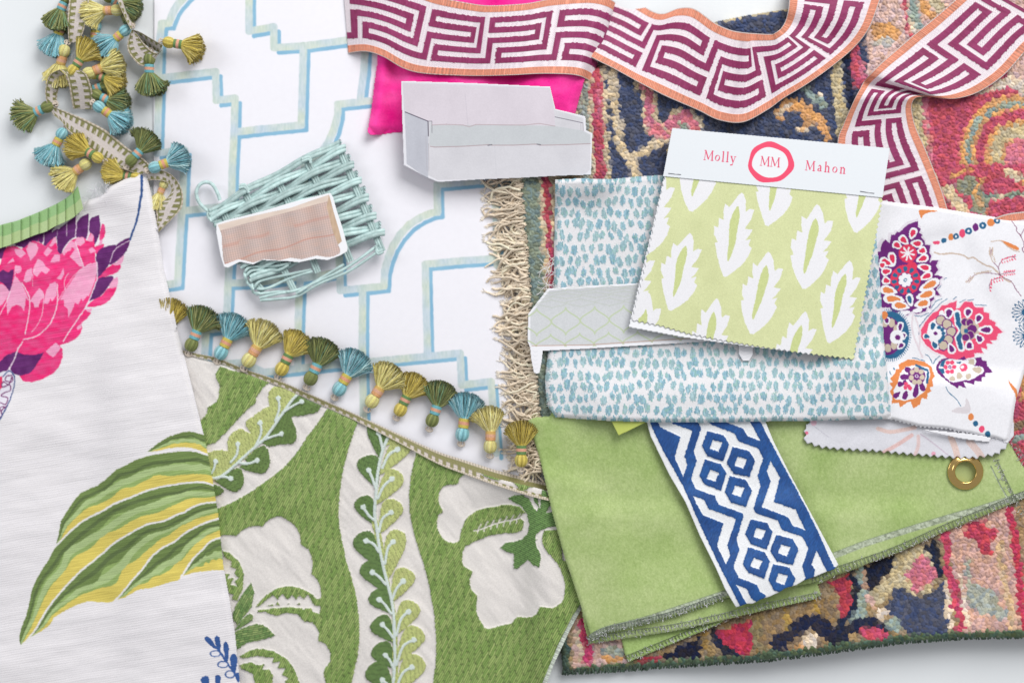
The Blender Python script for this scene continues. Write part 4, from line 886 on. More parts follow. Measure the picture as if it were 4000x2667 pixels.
    cg = np.clip((235 - c.col.min(-1)) / 150, 0, 1); tex = np.sin(u * 2.0 + vn(X / 9, Y / 9, 5) * 4) * np.sin(v * 2.2); c.col *= (1 + rib * .018 + sl * .02 + sl2 * .02 + cg * (sl * .10 + sl2 * .10 + tex * .05))[..., None]
F1_poly = [(190,464),(205,458),(222,452),(236,447),(243,436),(252,428),(262,423),(285,411),(305,403),(325,399),(337,398),(345,430),(353,470),(363,525),(378,620),(396,700),(411,770),(425,820),(440,880),(457,950),(474,1020),(489,1100),(502,1180),(514,1300),(527,1370),(540,1450),(552,1568),(562,1680),(-160,1680),(-160,640),(0,560),(100,528),(180,492)]
lin_ = empty('printed_linen', 240, 1000, 0, 'white slubbed linen printed with a large pink and purple flower and a striped green leaf', 'fabric')
z_f1 = drape(16, 3.0)
sheet('cloth', F1_poly, 1.35, (239, 236, 240), paint_F1, z_f1, M['linen'], thick=5, parent=lin_, rnd=16, drop=11, upadd=2)
pa = []
for i in range(16):
    x = random.uniform(190, 250); y = 462 - (x - 190) * .35; z = float(z_f1(x, y)) + 2; p = [(x, y, z)]; a = random.uniform(-2.6, -1.0)
    for k in range(7): a += random.uniform(-.9, .9); x += math.cos(a) * 5; y += math.sin(a) * 5; p.append((x, y, z + random.uniform(-3, 5)))
    pa.append(smooth(p, 4, False))
tubes('frayed_thread', pa, .6, (240, 240, 246), M['yarn'], lin_, sides=4)

# ================================================================== PLEATED RIBBON
pt_ = [(-60,523),(0,503),(37,492),(62,482),(88,475),(112,464),(138,455),(162,444),(174,432),(181,427)]
pl_up = A_((-240,580),(0,500),(150,460),(240,425),(330,390),(420,350),(505,310),(590,262),(660,205),(715,140))
pl_lo = A_((-240,780),(0,712),(150,662),(240,625),(330,588),(420,560),(505,512),(590,475),(680,425),(765,350))
zr = drape(5, 2.0)
def pleat(u, v, pt):
    col = np.empty(u.shape + (3,)); n = u / 22.5; f = n - np.floor(n); odd = np.floor(n) % 2
    top = v < .5 + .06 * (odd - .5)
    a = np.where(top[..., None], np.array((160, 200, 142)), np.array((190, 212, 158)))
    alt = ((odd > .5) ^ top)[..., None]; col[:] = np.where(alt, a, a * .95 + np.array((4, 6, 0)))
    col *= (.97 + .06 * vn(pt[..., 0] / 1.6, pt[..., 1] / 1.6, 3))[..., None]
    col *= np.where((f < .08) , .66, 1.0)[..., None]  # fold shade painted in as a dark line at each pleat
    return col, 1.0 + 7.5 * f * (1 - .15 * v) + np.where(v < .04, -2, 0)
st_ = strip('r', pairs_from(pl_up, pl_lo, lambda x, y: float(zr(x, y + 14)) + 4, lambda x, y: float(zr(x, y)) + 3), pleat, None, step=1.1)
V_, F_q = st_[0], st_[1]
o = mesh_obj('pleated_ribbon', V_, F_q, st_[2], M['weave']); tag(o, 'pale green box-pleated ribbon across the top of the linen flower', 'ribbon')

# ================================================================== WICKER SQUARE
wick = empty('wicker_sample', 680, 500, 0, 'pale aqua woven wicker square with a cane loop, lying on the white wallpaper', 'wicker')
wa = [((262,650),(560,1300),(660,1420)), ((455,470),(640,820),(930,1410)), ((780,400),(980,820),(1150,1250)), ((1035,200),(1240,640),(1450,1150)), ((1345,110),(1560,620),(1740,1060))]
wbase = 16.0
def canecol(n, k=1.0):
    b = np.array((192, 218, 217)) * k; return np.stack([b * (1 + .035 * math.sin(i * .9 + k * 30) + .02 * math.sin(i * 2.7)) for i in range(n)])
for q in wa:
    pa = []
    base_p = smooth(Z8(*q), 14, False)
    for off in (-5.2, 0.0, 5.2):
        d = np.array(base_p[-1]) - np.array(base_p[0]); d /= np.linalg.norm(d); nrm = (-d[1], d[0])
        pa.append([(x + nrm[0] * off, y + nrm[1] * off, wbase + 8 + (.6 if off == 0 else 0)) for x, y in base_p])
    tubes('warp_cane', pa, 3.1, [canecol(len(p), random.uniform(.86, 1.0)) for p in pa], M['cane'], wick, sides=8)
warp_lines = [np.array(smooth(Z8(*q), 20, False)) for q in wa]
rowsL = [(150,705),(172,752),(200,805),(230,862),(265,920),(300,975),(335,1030),(370,1085),(410,1140),(450,1195),(490,1250),(535,1320)]
rowsR = [(1360,60),(1400,120),(1440,190),(1475,265),(1510,340),(1545,415),(1580,490),(1610,570),(1640,650),(1680,730),(1720,805),(1757,885)]
for i, (l, r) in enumerate(zip(rowsL, rowsR)):
    L2, R2 = Z8(l, r); pa = []; n = 90
    t = np.linspace(0, 1, n); bow = 5 * math.sin(i) - 5
    x = L2[0] + (R2[0] - L2[0]) * t; y = L2[1] + (R2[1] - L2[1]) * t + np.sin(t * math.pi) * bow
    ks = []                                     # where this row meets each warp
    for wl in warp_lines:
        d = np.hypot(wl[:, 0][:, None] - x[None], wl[:, 1][:, None] - y[None]); ks.append(t[np.unravel_index(d.argmin(), d.shape)[1]])
    sg = [1 if (k + i) % 2 else -1 for k in range(5)]
    tk = np.array([-.08] + ks + [1.08]); sv = np.array([-sg[0]] + sg + [-sg[-1]], float)
    seg = np.clip(np.searchsorted(tk, t) - 1, 0, 5); ft = (t - tk[seg]) / (tk[seg + 1] - tk[seg]); ph = sv[seg] * (.5 + .5 * np.cos(ft * math.pi)) + sv[seg + 1] * (.5 - .5 * np.cos(ft * math.pi))
    strands = 2
    for s in range(strands):
        o_ = (s - (strands - 1) / 2) * 8.2
        zz = wbase + 8 + 7.4 * ph + (1.5 if s == 1 else 0) + random.uniform(-.5, .5)
        yy = y + o_ - 3.2 * ph + np.sin(t * 11 + s + i) * 1.0
        pa.append(np.stack([x, yy, zz], 1))
    tubes('weft_cane', pa, [random.uniform(4.8, 5.3) for _ in pa], [canecol(n, random.uniform(.92, 1.08)) for _ in pa], M['cane'], wick, sides=8)
for pts in (((620,1480),(800,1440),(960,1410),(1150,1330),(1420,1200),(1700,1000)), ((625,1505),(800,1490),(960,1465),(1180,1345),(1440,1235),(1740,1030)), ((590,1450),(760,1428),(890,1425)), ((570,1390),(620,1330),(780,1290),(1090,1225)), ((600,1400),(700,1390),(900,1300),(1100,1240)), ((960,1440),(1100,1350),(1390,1175)), ((480,1250),(540,1200),(760,1190),(900,1160)), ((490,1290),(560,1230),(780,1230),(880,1180)), ((480,1260),(500,1330),(560,1400)), ((550,1360),(560,1430),(620,1440))):
    p = smooth(Z8(*pts), 8, False); n = len(p)
    tubes('weft_cane', [[(x, y, wbase + 13 + 5 * math.sin(k / n * 9)) for k, (x, y) in enumerate(p)]], 3.4, [canecol(n, random.uniform(.95, 1.05))], M['cane'], wick, sides=8)
for pts in (((255,590),(235,530),(190,450),(130,425),(70,450),(40,520),(60,600),(110,660),(160,700)), ((150,700),(150,740),(190,780),(230,770))):
    p = smooth(Z8(*pts), 8, False)
    tubes('cane_loop', [[(x, y, 24 - abs(k - len(p) / 2) * .1) for k, (x, y) in enumerate(p)]], 4.2, [canecol(len(p), 1.02)], M['cane'], wick, sides=8)
for pts in (((430,460),(480,450),(520,500)), ((1005,215),(1070,195),(1085,230)), ((1680,1010),(1700,1060),(1750,1040))):
    p = smooth(Z8(*pts), 5, False); tubes('weft_cane', [[(x, y + dx, 36) for x, y in p] for dx in (0, 5)], 3.6, [canecol(len(p), 1.0)] * 2, M['cane'], wick, sides=8)
wpoly = Z8((150,700),(1370,60),(1760,900),(1000,1450),(600,1500))
raise_to(wpoly, lambda X, Y: 40 + 0 * X)

# ---- bed skirt cutout on the wicker
def paint_skirt(c):
    X, Y = c.X, c.Y
    inner = Z8((235,815),(380,775),(640,715),(900,660),(1100,590),(1252,540),(1270,600),(1295,700),(1340,850),(1370,965),(1335,995),(1355,1040),(1350,1075),(1290,1105),(1230,1110),(1140,1095),(1000,1130),(900,1115),(800,1140),(660,1128),(560,1160),(430,1128),(300,1175),(285,1130),(275,1000),(270,900))
    a = math.radians(-11.5); u = X * math.cos(a) + Y * math.sin(a); v = -X * math.sin(a) + Y * math.cos(a)
    g = fbm(u / 24, v / 11, 4)[..., None]; grid = (.955 + .045 * np.sin(u * 1.15)) * (.97 + .03 * np.sin(v * 1.2)) * (1 + .03 * np.sin(u / 9.0))
    m = inpoly(X, Y, inner); col = (np.array((220, 194, 186)) + (g - .5) * np.array((20, 2, -8))) * grid[..., None]
    vv = v - 11.5; top = (Y - (516 - (X - 500) * .272))           # lighter flat strip on top
    col = np.where((top < 15)[..., None], np.array((230, 212, 200)) + (g - .5) * 20, col)
    red = np.exp(-((top - 48 - 8 * vn(X / 30, 0 * X, 4)) / 4.0) ** 2)[..., None] * .28 * (vn(X / 40, Y / 40, 8)[..., None] > .35)
    col = col * (1 - red) + np.array((206, 130, 112)) * red
    r2 = np.exp(-((top - 92 + 3 * np.sin(X / 18.)) / 1.6) ** 2)[..., None] * .45; col = col * (1 - r2) + np.array((204, 120, 100)) * r2
    c.col[m] = col[m]
    c.poly(Z8((1252,540),(1270,600),(1295,700),(1340,850),(1370,965),(1335,995),(1290,880),(1230,650)), lambda x, y: np.array((204, 176, 150)) + (vn(x / 3, y / 9, 2)[:, None] - .5) * 16)
sk_poly = Z8((218,805),(300,775),(640,690),(900,610),(1100,560),(1265,520),(1290,560),(1330,700),(1380,850),(1425,1020),(1420,1060),(1350,1100),(1240,1140),(1130,1128),(980,1160),(880,1150),(640,1140),(560,1180),(440,1155),(330,1210),(290,1200),(262,1110),(240,1000),(222,900))
z_sk = plane_over(sk_poly, 2.5, 99.5)
o = sheet('paper_cutout', sk_poly, 1.1, (247, 248, 253), paint_skirt, z_sk, M['paper'], thick=1.2); tag(o, 'small cut-out picture of a pinkish brown table skirt with scalloped hem, on the wicker square', 'cutout')

# ================================================================== HOT PINK VELVET
pink_poly = [(868,-120),(1385,-120),(1372,0),(1350,160),(1335,215),(1322,262),(1312,300),(1120,318),(985,322),(945,303),(905,306),(872,311),(852,312),(843,303),(846,285),(852,250),(858,200),(866,140)]
z_pk = lambda X, Y, f=drape(12, 3): f(X, Y) + 22 + 7 * (fbm(X / 90, Y / 90, 61) - .5)
def paint_pink(c):
    X, Y = c.X, c.Y
    n = (fbm(X / 60, Y / 45, 5) - .5)[..., None]; f = (vn(X / 1.6, Y / 1.6, 7) - .5)[..., None]
    c.col[:] = np.array((250, 58, 158)) + n * np.array((30, 90, 50)) + f * np.array((14, 12, 12))
    c.h[:] = 30 * np.exp(-((X - (905 - (Y - 200) * .1)) / 22) ** 2) * np.clip((Y - 60) / 120, 0, 1) * -.6 + 10 * (fbm(X / 70, Y / 50, 9) - .5)
pink = sheet('velvet_fabric', pink_poly, 1.8, (230, 30, 130), paint_pink, z_pk, M['velvet'], thick=26, rnd=22, drop=16)
tag(pink, 'folded hot pink velvet sample under the purple key-patterned ribbon', 'fabric')

# ================================================================== GREEK KEY RIBBON
PUR2 = np.array((134, 34, 86)); PUR3 = np.array((156, 54, 108)); ORA = np.array((226, 144, 116))
def key(x, y):
    ht = .062; hw_ = .044; b = [.062, .281, .5, .719, .938]; m = np.zeros(x.shape, bool)
    x = x - np.floor(x)
    for sx in (-1, 0, 1):
        X = x + sx
        for yc, a0, a1 in ((b[0], 0, .83), (b[1], 0, .69), (b[2], 0, .69), (b[3], .15, .83), (b[4], .15, 1.0)):
            m |= (np.abs(y - yc) < ht) & (X > a0 - hw_) & (X < a1 + hw_)
        for xc, y0, y1 in ((0, b[0], b[1]), (0, b[2], b[4]), (.69, b[1], b[2]), (.83, b[0], b[3]), (.15, b[3], b[4])):
            m |= (np.abs(X - xc) < hw_) & (y > y0 - ht) & (y < y1 + ht)
    return m
def key_band(flip, tone=0.5):
    def f(u, v, pt):
        x, y = pt[..., 0], pt[..., 1]
        jx = (vn(u * 60, v * 60, 3) - .5) * .008; jy = (vn(u * 50, v * 70, 4) - .5) * .010
        U_, V_ = (-u, 1 - v) if flip == 1 else ((u, 1 - v) if flip == 2 else (u, v))
        y2 = (V_ - .165) / .66; k = key(U_ + jx, y2 + jy) & (y2 > -.01) & (y2 < 1.01)
        col = np.empty(u.shape + (3,)); up = u * 156; vp = v * 166
        knit = (np.sin(up * 2 * math.pi / 3.4) * np.sin(vp * 2 * math.pi / 4.2)); dots = np.clip(knit - .35, 0, 1)
        col[:] = np.array((238, 228, 234)); col -= (dots * 90)[..., None] * np.array((.9, 1.1, .9)); h = -.5 * dots
        s = (vn(up / 1.2, vp / 9, 8) - .5)[..., None]; sh = np.clip(fbm(up / 70, vp / 50, 6) * 1.6 - .4 + (tone - .5), 0, 1)[..., None]
        pc = PUR2 * (1 - sh) + PUR3 * sh + s * 22
        col[k] = pc[k]; h = np.where(k, 1.0 + .4 * s[..., 0], h)
        e = np.minimum(v, 1 - v); og = e < .094
        oc = ORA * (.84 + .22 * (np.sin(up * 2 * math.pi / 3.6) > -.2))[..., None] + (vn(up / 2, vp / 8, 2) - .5)[..., None] * 20
        oc = np.where((np.abs(e - .05) < .02)[..., None] & (np.sin(up * 2 * math.pi / 3.6) < 0)[..., None], oc * .9 + 24, oc)
        col[og] = oc[og]; pe = e < .014; col[pe] = np.array((234, 218, 214)) * (.85 + .15 * np.sin(up * 2))[..., None][pe]
        h = np.where(og, .8 + .5 * np.sin(up * 2 * math.pi / 3.6), h)
        return col, h
    return f
zA = drape(8, 2)
def q4(p): return (p[0][0], p[0][1])
Apairs = []
ab = [(800,123,.0),(840,119,6),(880,131,7),(925,157,4),(970,169,2),(1050,174,2),(1110,175,4),(1180,173,3),(1240,170,0),(1300,171,4),(1330,175,9)]
at_ = [(786,-66),(845,-52),(903,-38),(962,-22),(1010,-6),(1085,9),(1130,13),(1210,8),(1268,-3),(1345,-10),(1378,-8)]
for (bx, by, dz), tp in zip(ab, at_):
    Apairs.append((tp, (bx, by), .075 + (bx - 827) / 150.0, float(zA(tp[0], max(tp[1], -60))) + dz + 4, float(zA(bx, by - 8)) + dz))
zr_ = Apairs[-1][3]; u_ = Apairs[-1][2]
Apairs += [((1400, -2), (1350, 184), u_ + .14, zr_ + 1, zr_ - 2), ((1411, 4), (1358, 191), u_ + .24, zr_ - 9, zr_ - 12), ((1413, 8), (1359, 196), u_ + .34, zr_ - 24, zr_ - 26), ((1404, 12), (1348, 202), u_ + .44, zr_ - 34, zr_ - 36)]
r1 = strip('k', Apairs, key_band(0, .55), None, step=1.25, mcross=140)
zB = drape(7, 2)
def bp2(f, lst, lift):
    out = []
    for (a, b, u, dz) in lst:
        a, b = f(a, b); out.append((a, b, u, float(zB(*a)) + dz + lift, float(zB(*b)) + dz * .7 + lift))
    return out
Bp = bp2(J_, [((1000,-30),(640,480),.3,-14), ((1150,25),(790,560),.56,-12), ((1300,110),(950,640),.85,2), ((1400,125),(1130,740),1.1,14), ((1540,75),(1290,825),1.35,26), ((1680,85),(1420,890),1.58,28), ((1860,210),(1570,955),1.87,18), ((1990,270),(1720,1020),2.1,12), ((2080,292),(1900,1105),2.4,18), ((2170,303),(2120,1125),2.75,32), ((2200,306),(2345,1012),3.02,12)], 3) + \
     bp2(K_, [((20,315),(150,900),3.3,22), ((65,302),(350,780),3.62,26), ((120,260),(590,610),4.0,18), ((160,190),(800,430),4.4,12), ((185,90),(930,260),4.7,22), ((195,-20),(1010,60),5.0,26), ((195,-160),(1075,-140),5.35,20), ((190,-300),(1130,-320),5.7,20)], 3)
for i in (0, 1): a, b, u, z0, z1 = Bp[i]; Bp[i] = (a, b, u, min(z0, 52), min(z1, 50))
r2 = strip('k', Bp, key_band(1, .45), None, step=1.25, mcross=140)
Cp = bp2(K_, [((1900,-170),(2650,250),-.18,10), ((1720,0),(2420,420),.25,10), ((1500,190),(2200,660),.73,8), ((1350,310),(2050,780),1.0,8), ((1200,440),(1900,862),1.3,14), ((1050,570),(1740,905),1.6,26), ((940,680),(1600,905),1.88,30), ((880,750),(1500,892),2.02,4), ((842,822),(1400,890),2.15,26), ((800,900),(1345,912),2.4,34), ((740,1030),(1320,980),2.75,20), ((690,1150),(1335,1090),3.0,8), ((640,1290),(1370,1200),3.2,4), ((660,1500),(1430,1330),3.5,2), ((800,1740),(1520,1550),3.9,2), ((890,1960),(1600,1760),4.3,2), ((960,2150),(1660,1960),4.6,2)], 3)
r3 = strip('k', Cp, key_band(2, .5), None, step=1.25, mcross=140)
Dp = [((2256,516),(2330,680),.1,52,44), ((2300,495),(2360,680),.4,52,44), ((2352,486),(2400,680),.7,50,44), ((2460,478),(2500,680),1.2,50,44)]
r4 = strip('k', Dp, key_band(2), None, step=2)
V, F, C = merge([r1[:3], r2[:3], r3[:3], r4[:3]])
o = mesh_obj('woven_ribbon', V, F, C, M['thread']); tag(o, 'wide white ribbon with purple key pattern and orange edges, looping across the top', 'ribbon')
for pr in (Apairs, Bp, Cp, Dp):
    for i in range(len(pr) - 1):
        pl = [pr[i][0], pr[i + 1][0], pr[i + 1][1], pr[i][1]]; zz = (pr[i][3] + pr[i][4]) / 2
        if pr is Apairs and i > 10: continue
        raise_to(pl, lambda X, Y: zz + 0 * X)

# ---- sofa cutout
def paint_sofa(c):
    X, Y = c.X, c.Y
    n = (fbm(X / 60, Y / 60, 3) - .5)[..., None]
    body = I_((1345,760),(2351,795)) + J_((348,812),(392,1012),(655,1085),(660,1210),(722,1235),(715,1560)) + [(1345,400),(1180,410),(1006,414),(935,378)]
    c.poly(body, lambda x, y: np.array((218, 217, 224)) + ((fbm(x / 50, y / 50, 3) - .5) * 12)[:, None])
    c.poly(I_((1350,768),(2351,805)) + J_((340,820),(392,1060),(395,1150)) + I_((2351,1150),(1620,1150),(1615,1115),(1580,1115),(1372,1030)), lambda x, y: np.array((222, 214, 224)) + ((fbm(x / 40, y / 70, 5) - .5) * 10)[:, None])
    c.poly(I_((1368,1032),(1582,1118),(1582,1568)) + [(983,412),(934,376)], lambda x, y: np.array((196, 198, 209)) + ((fbm(x / 20, y / 60, 6) - .5) * 12)[:, None])
    c.poly(I_((1600,1150),(2351,1150)) + J_((395,1160),(650,1200),(720,1240),(716,1320),(0,1335)) + I_((2160,1335),(1640,1350),(1590,1330)), lambda x, y: np.array((205, 209, 214)) + ((fbm(x / 40, y / 70, 5) - .5) * 8)[:, None])
    dk = np.array((84, 78, 96)); md = np.array((176, 168, 176)); rd = np.array((192, 166, 170))
    c.line(I_((1370,1030),(1575,1113)), 2.0, dk); c.line(I_((1580,1115),(1583,1250)), 2.0, dk); c.line(I_((1580,1114),(1616,1114),(1616,1220)), 1.0, dk); c.line(I_((1585,1320),(1588,1568)), .9, md)
    c.line(I_((1600,1345),(1640,1352),(1900,1345),(2140,1330),(2170,1335),(2351,1335)) + J_((220,1325),(260,1335),(500,1330),(720,1320)), 1.6, np.array((176, 152, 158)))
    c.line(I_((1615,1150),(1750,1143),(1900,1150),(1960,1165),(2020,1145),(2351,1150)) + J_((120,1150),(250,1135),(395,1160)), 1.4, np.array((184, 162, 168)))
    c.line(I_((1920,860),(1945,1150)), .9, np.array((198, 192, 204))); c.line(J_((395,1075),(650,1130)), 1.2, dk); c.line(J_((652,1130),(655,1200)), 1.4, md); c.line(J_((632,1130),(632,1195)), .9, md)
    for p in (I_((2130,1337),(2165,1330))), J_((230,1325),(262,1330)): c.line(p, 2.2, np.array((120, 120, 130)))
    c.line(I_((1560,1250),(1570,1568)), .8, md); c.line([(1134,300),(1140,404)], .7, np.array((196,198,206)))
    c.col *= (.985 + .03 * vn(X / 2, Y / 2, 4))[..., None]
so_poly = I_((1330,743)) + [(1090,191),(1264,199),(1276,250),(1345,267),(1347,299),(1361,306),(1358,402),(1290,404),(1200,409),(1100,413),(1006,419),(975,406),(927,380)]
z_so = plane_over(so_poly, 2.5, 99.5)
o = sheet('paper_cutout', so_poly, 1.1, (236, 236, 244), paint_sofa, z_so, M['paper'], thick=1.4); tag(o, 'cut-out picture of a pale grey three-seat sofa, overlapping the pink velvet', 'cutout')

# ================================================================== GREEN VELVET STACK
VG = (168, 188, 124)
vel = empty('velvet_fabric', 1750, 1200, 0, 'folded lime green velvet sample with grey overlocked edges and a brass eyelet', 'fabric')
def paint_vel(c):
    X, Y = c.X, c.Y
    n = (fbm(X / 90, Y / 70, 15) - .5)[..., None]; f = (vn(X / 1.7, Y / 2.4, 7) - .5)[..., None]; g = (vn(X / 5, Y / 7, 8) - .5)[..., None]
    c.col[:] = np.array(VG) + 4 + n * np.array((34, 24, 38)) + f * np.array((20, 18, 20)) + g * np.array((12, 10, 12))
    c.h[:] = 5 * (fbm(X / 220, Y / 160, 10) - .5)
    dk = np.array((110, 124, 108))
    def hem(pts, wd=13):
        pts = smooth(pts, 8, False); r = resamp(pts, 400); 
        for k in range(0, 398, 3): c.line([tuple(r[k]), tuple(r[k + 1])], 2.2, dk)
        lo = [(x + wd * .3, y + wd) for x, y in r]
        c.poly([tuple(p) for p in r] + lo[::-1], lambda x, y: np.array((184, 194, 172)) + ((vn(x / 3, y / 3, 4) - .5) * 60)[:, None] - ((vn(x / 9, y / 5, 6) > .6) * 26)[:, None])
    hem(S_((715,1125),(860,1050),(1200,965),(1600,835),(1950,718),(2300,600)))
    hem(Q_((600,372),(760,310),(900,258),(1300,130),(1700,10),(1950,-60),(2351,-190)))
    hem([(2276,1070),(2300,1118),(2330,1168),(2350,1200)], 10)
v1_poly = [(1212,965),(1225,958),(1262,954),(1300,900),(2180,900),(2280,960),(2325,1025),(2352,1072),(2430,1120),(2352,1145),(2276,1178),(2176,1219),(2064,1269),(1981,1299),(1926,1317),(1869,1338),(1760,1358),(1664,1374),(1551,1414),(1476,1433),(1391,1453),(1358,1470),(1345,1425),(1318,1345),(1296,1280),(1268,1180),(1250,1100),(1238,1050),(1222,1000)]
v2_poly = [(1300,1200),(1500,1200),(1900,1200),(2100,1200),(1981,1302),(1926,1320),(1880,1342),(1888,1366),(1869,1377),(1764,1400),(1651,1427),(1551,1449),(1451,1464),(1353,1479),(1342,1440)]
v3_poly = [(1420,1440),(1500,1380),(1700,1330),(1760,1350),(1700,1402),(1651,1434),(1551,1476),(1443,1521),(1434,1500)]
z3 = drape(8, 3); sheet('under_layer', v3_poly, 2.0, VG, lambda c: (c.col.__setitem__(slice(None), np.array((172, 198, 124)) + (vn(c.X / 3, c.Y / 3, 3)[..., None] - .5) * 24)), z3, M['velvet'], thick=6, parent=vel, rnd=6, drop=5, upadd=4)
z2 = drape(8, 8); sheet('middle_layer', v2_poly, 2.0, VG, paint_vel, z2, M['velvet'], thick=7, parent=vel, rnd=8, drop=6, upadd=4)
z1 = drape(9, 10)
ex, ey = 2217.6, 1083.0
sheet('top_layer', v1_poly, 1.8, VG, paint_vel, z1, M['velvet'], thick=9, parent=vel, rnd=9, drop=6, upadd=4, mask=lambda X, Y: np.hypot(X - ex, Y - ey) > 25)
def hemstitch(pts, n, half, zf, th=(138, 150, 136), name='overlock_stitching', zz=2.5, rad=.62):
    r = resamp(smooth(pts, 6, False), n); d = np.gradient(r, axis=0); d /= np.linalg.norm(d, axis=1, keepdims=True); nn = np.stack([-d[:, 1], d[:, 0]], 1); pa = []; cc = []
    for i in range(n):
        p = r[i] - nn[i] * half; q = r[i] + d[i] * (4 if i % 2 else -1); z0 = float(zf(p[0], p[1])) + zz; z_1 = float(zf(q[0], q[1])) + zz - 5
        pa.append([(p[0], p[1], z0), ((p[0] + q[0]) / 2, (p[1] + q[1]) / 2, z0 + .4), (q[0], q[1], z_1)]); k = random.uniform(.8, 1.2); cc.append(tuple(v * k for v in th))
        if i < n - 1:
            p2 = r[i + 1] - nn[i + 1] * half; pa.append([(p[0], p[1], z0), (p2[0], p2[1], z0)]); cc.append(cc[-1])
    for i in range(n):                                       # grey fuzz
        k = random.randrange(n); p = r[k] + nn[k] * random.uniform(-half * 1.0, 1); a = random.uniform(0, 6.28); z0 = float(zf(p[0], p[1])) + zz - 1
        pa.append([(p[0], p[1], z0), (p[0] + 3 * math.cos(a), p[1] + 3 * math.sin(a), z0 + 1.5), (p[0] + 6 * math.cos(a + .6), p[1] + 6 * math.sin(a + .6), z0)]); g = random.uniform(170, 230); cc.append((g, g, g + 4))
    return tubes(name, pa, rad, cc, M['yarn'], vel, sides=4)
hemstitch([(1360,1472),(1391,1455),(1476,1435),(1551,1416),(1664,1376)], 90, 15, z1)
hemstitch([(1353,1478),(1451,1462),(1551,1447),(1651,1425),(1764,1398),(1869,1376),(1886,1366)], 130, 15, z2, (158, 168, 150))
hemstitch([(1443,1518),(1551,1474),(1651,1433),(1700,1404)], 70, 14, z3, (118, 132, 98))
hemstitch([(1869,1338),(1926,1316),(1981,1298),(2064,1268),(2176,1218),(2276,1177),(2352,1144),(2420,1120)], 130, 16, z1, (132, 144, 122))
hemstitch([(2322,1022),(2352,1072),(2400,1110)], 26, 14, z1, (120, 132, 114)); hemstitch([(2282,1060),(2310,1120),(2345,1185)], 30, 10, z1, (140, 150, 132))
# brass eyelet
def lathe(name, prof, ctr, z0, mat, parent, ns=56):
    V = []; F = []
    for r, z in prof:
        for j in range(ns): b = 2 * math.pi * j / ns; V.append(P(ctr[0] + r * math.cos(b), ctr[1] + r * math.sin(b), z0 + z))
    for i in range(len(prof) - 1):
        for j in range(ns): j2 = (j + 1) % ns; F.append((i * ns + j, i * ns + j2, (i + 1) * ns + j2, (i + 1) * ns + j))
    return mesh_obj(name, V, F, None, mat, parent)
ze = float(z1(ex, ey)) + 5
lathe('eyelet', [(41,-3),(41.5,0),(39,2.2),(33,3),(30,5),(27,6.5),(24.5,5.5),(23.5,0),(23.5,-9),(26,-12)], (ex, ey), ze, M['brass'], vel)
sheet('backing', [(ex - 34, ey - 34), (ex + 34, ey - 34), (ex + 34, ey + 34), (ex - 34, ey + 34)], 3, (176, 190, 130), None, lambda X, Y: ze - 11 + 0 * X, M['weave'], thick=1, parent=vel, upd=False, clamp=False)

# ================================================================== BLUE AND WHITE RIBBON
BLU = np.array((30, 80, 146))
def paint_blue(c):
    X, Y = c.X, c.Y; c.warp(1.0, 3.2, 9)
    bl = lambda x, y: BLU * (1 + .22 * (vn((x * .9 + y * .4) / 1.3, (y * .9 - x * .4) / 7, 5) - .5))[:, None] + ((fbm(x / 30, y / 30, 5) - .5) * 30)[:, None] * np.array([.6, 1, 1.2])
    wh = np.array((238, 240, 244)); H = 2.2
    c.poly(Z3((-60,-120),(5,60),(100,260),(270,560),(400,860),(560,1200),(700,1470),(730,1540),(1000,1560),(1600,1230),(1480,1200),(1330,870),(1200,620),(1000,250),(885,30),(820,-120)), bl, H)
    W = [((65,45),(60,-60),(160,-60),(180,50),(340,105),(330,140),(275,310),(300,380),(265,475),(205,340),(200,310),(245,155),(85,80)),
         ((390,45),(340,-60),(430,-60),(480,45),(500,60),(680,130),(710,190),(870,250),(910,325),(865,470),(890,550),(830,735),(850,770),(1030,830),(1060,905),(1225,960),(1275,1050),(1225,1200),(1250,1290),(1180,1420),(900,1560),(920,1460),(935,1435),(885,1400),(860,1345),(715,1290),(670,1200),(720,1060),(695,985),(750,800),(745,770),(550,700),(520,630),(365,575),(330,490),(375,350),(350,270),(410,90)),
         ((600,30),(560,-60),(760,-60),(800,30),(890,190),(785,150),(750,90),(620,40)), ((970,350),(1045,480),(995,680),(1170,740),(1250,905),(1150,870),(1110,800),(900,720),(970,515),(940,430)),
         ((345,630),(430,660),(470,735),(690,815),(620,1030),(645,1110),(610,1180),(545,1050),(540,1020),(590,850),(425,785),(370,690)), ((1340,1070),(1440,1270),(1330,1340),(1320,1285),(1330,1230),(1300,1180)), ((690,1345),(780,1380),(810,1450),(860,1490),(800,1540))]
    for w_ in W: c.poly(Z3(*w_), wh, 0.0)
    oc = [((460,110),(590,140),(635,215),(590,355),(460,310),(415,230)), ((665,235),(800,270),(845,350),(800,480),(670,450),(615,365)), ((440,335),(570,375),(615,450),(570,590),(440,540),(395,470)), ((640,470),(770,500),(820,590),(770,720),(650,685),(600,600))]
    sq = [((505,180),(580,200),(550,275),(480,250)), ((705,315),(780,335),(750,410),(680,385)), ((485,420),(555,445),(525,515),(455,490)), ((685,545),(760,565),(730,640),(660,615))]
    for dx, dy in ((0, 0), (350, 708)):
        for q in oc: c.poly(Z3(*[(x + dx, y + dy) for x, y in q]), bl, 4.0)
        for q in sq: c.poly(Z3(*[(x + dx, y + dy) for x, y in q]), wh, .4)
    hb = boxblur(c.h, 2); c.h[:] = hb + (c.h > 1) * (vn((X * .9 + Y * .4) / 1.3, (Y * .9 - X * .4) / 7, 5) * .8)
    c.col *= (.97 + .05 * vn(X / 1.5, Y / 1.5, 2))[..., None]
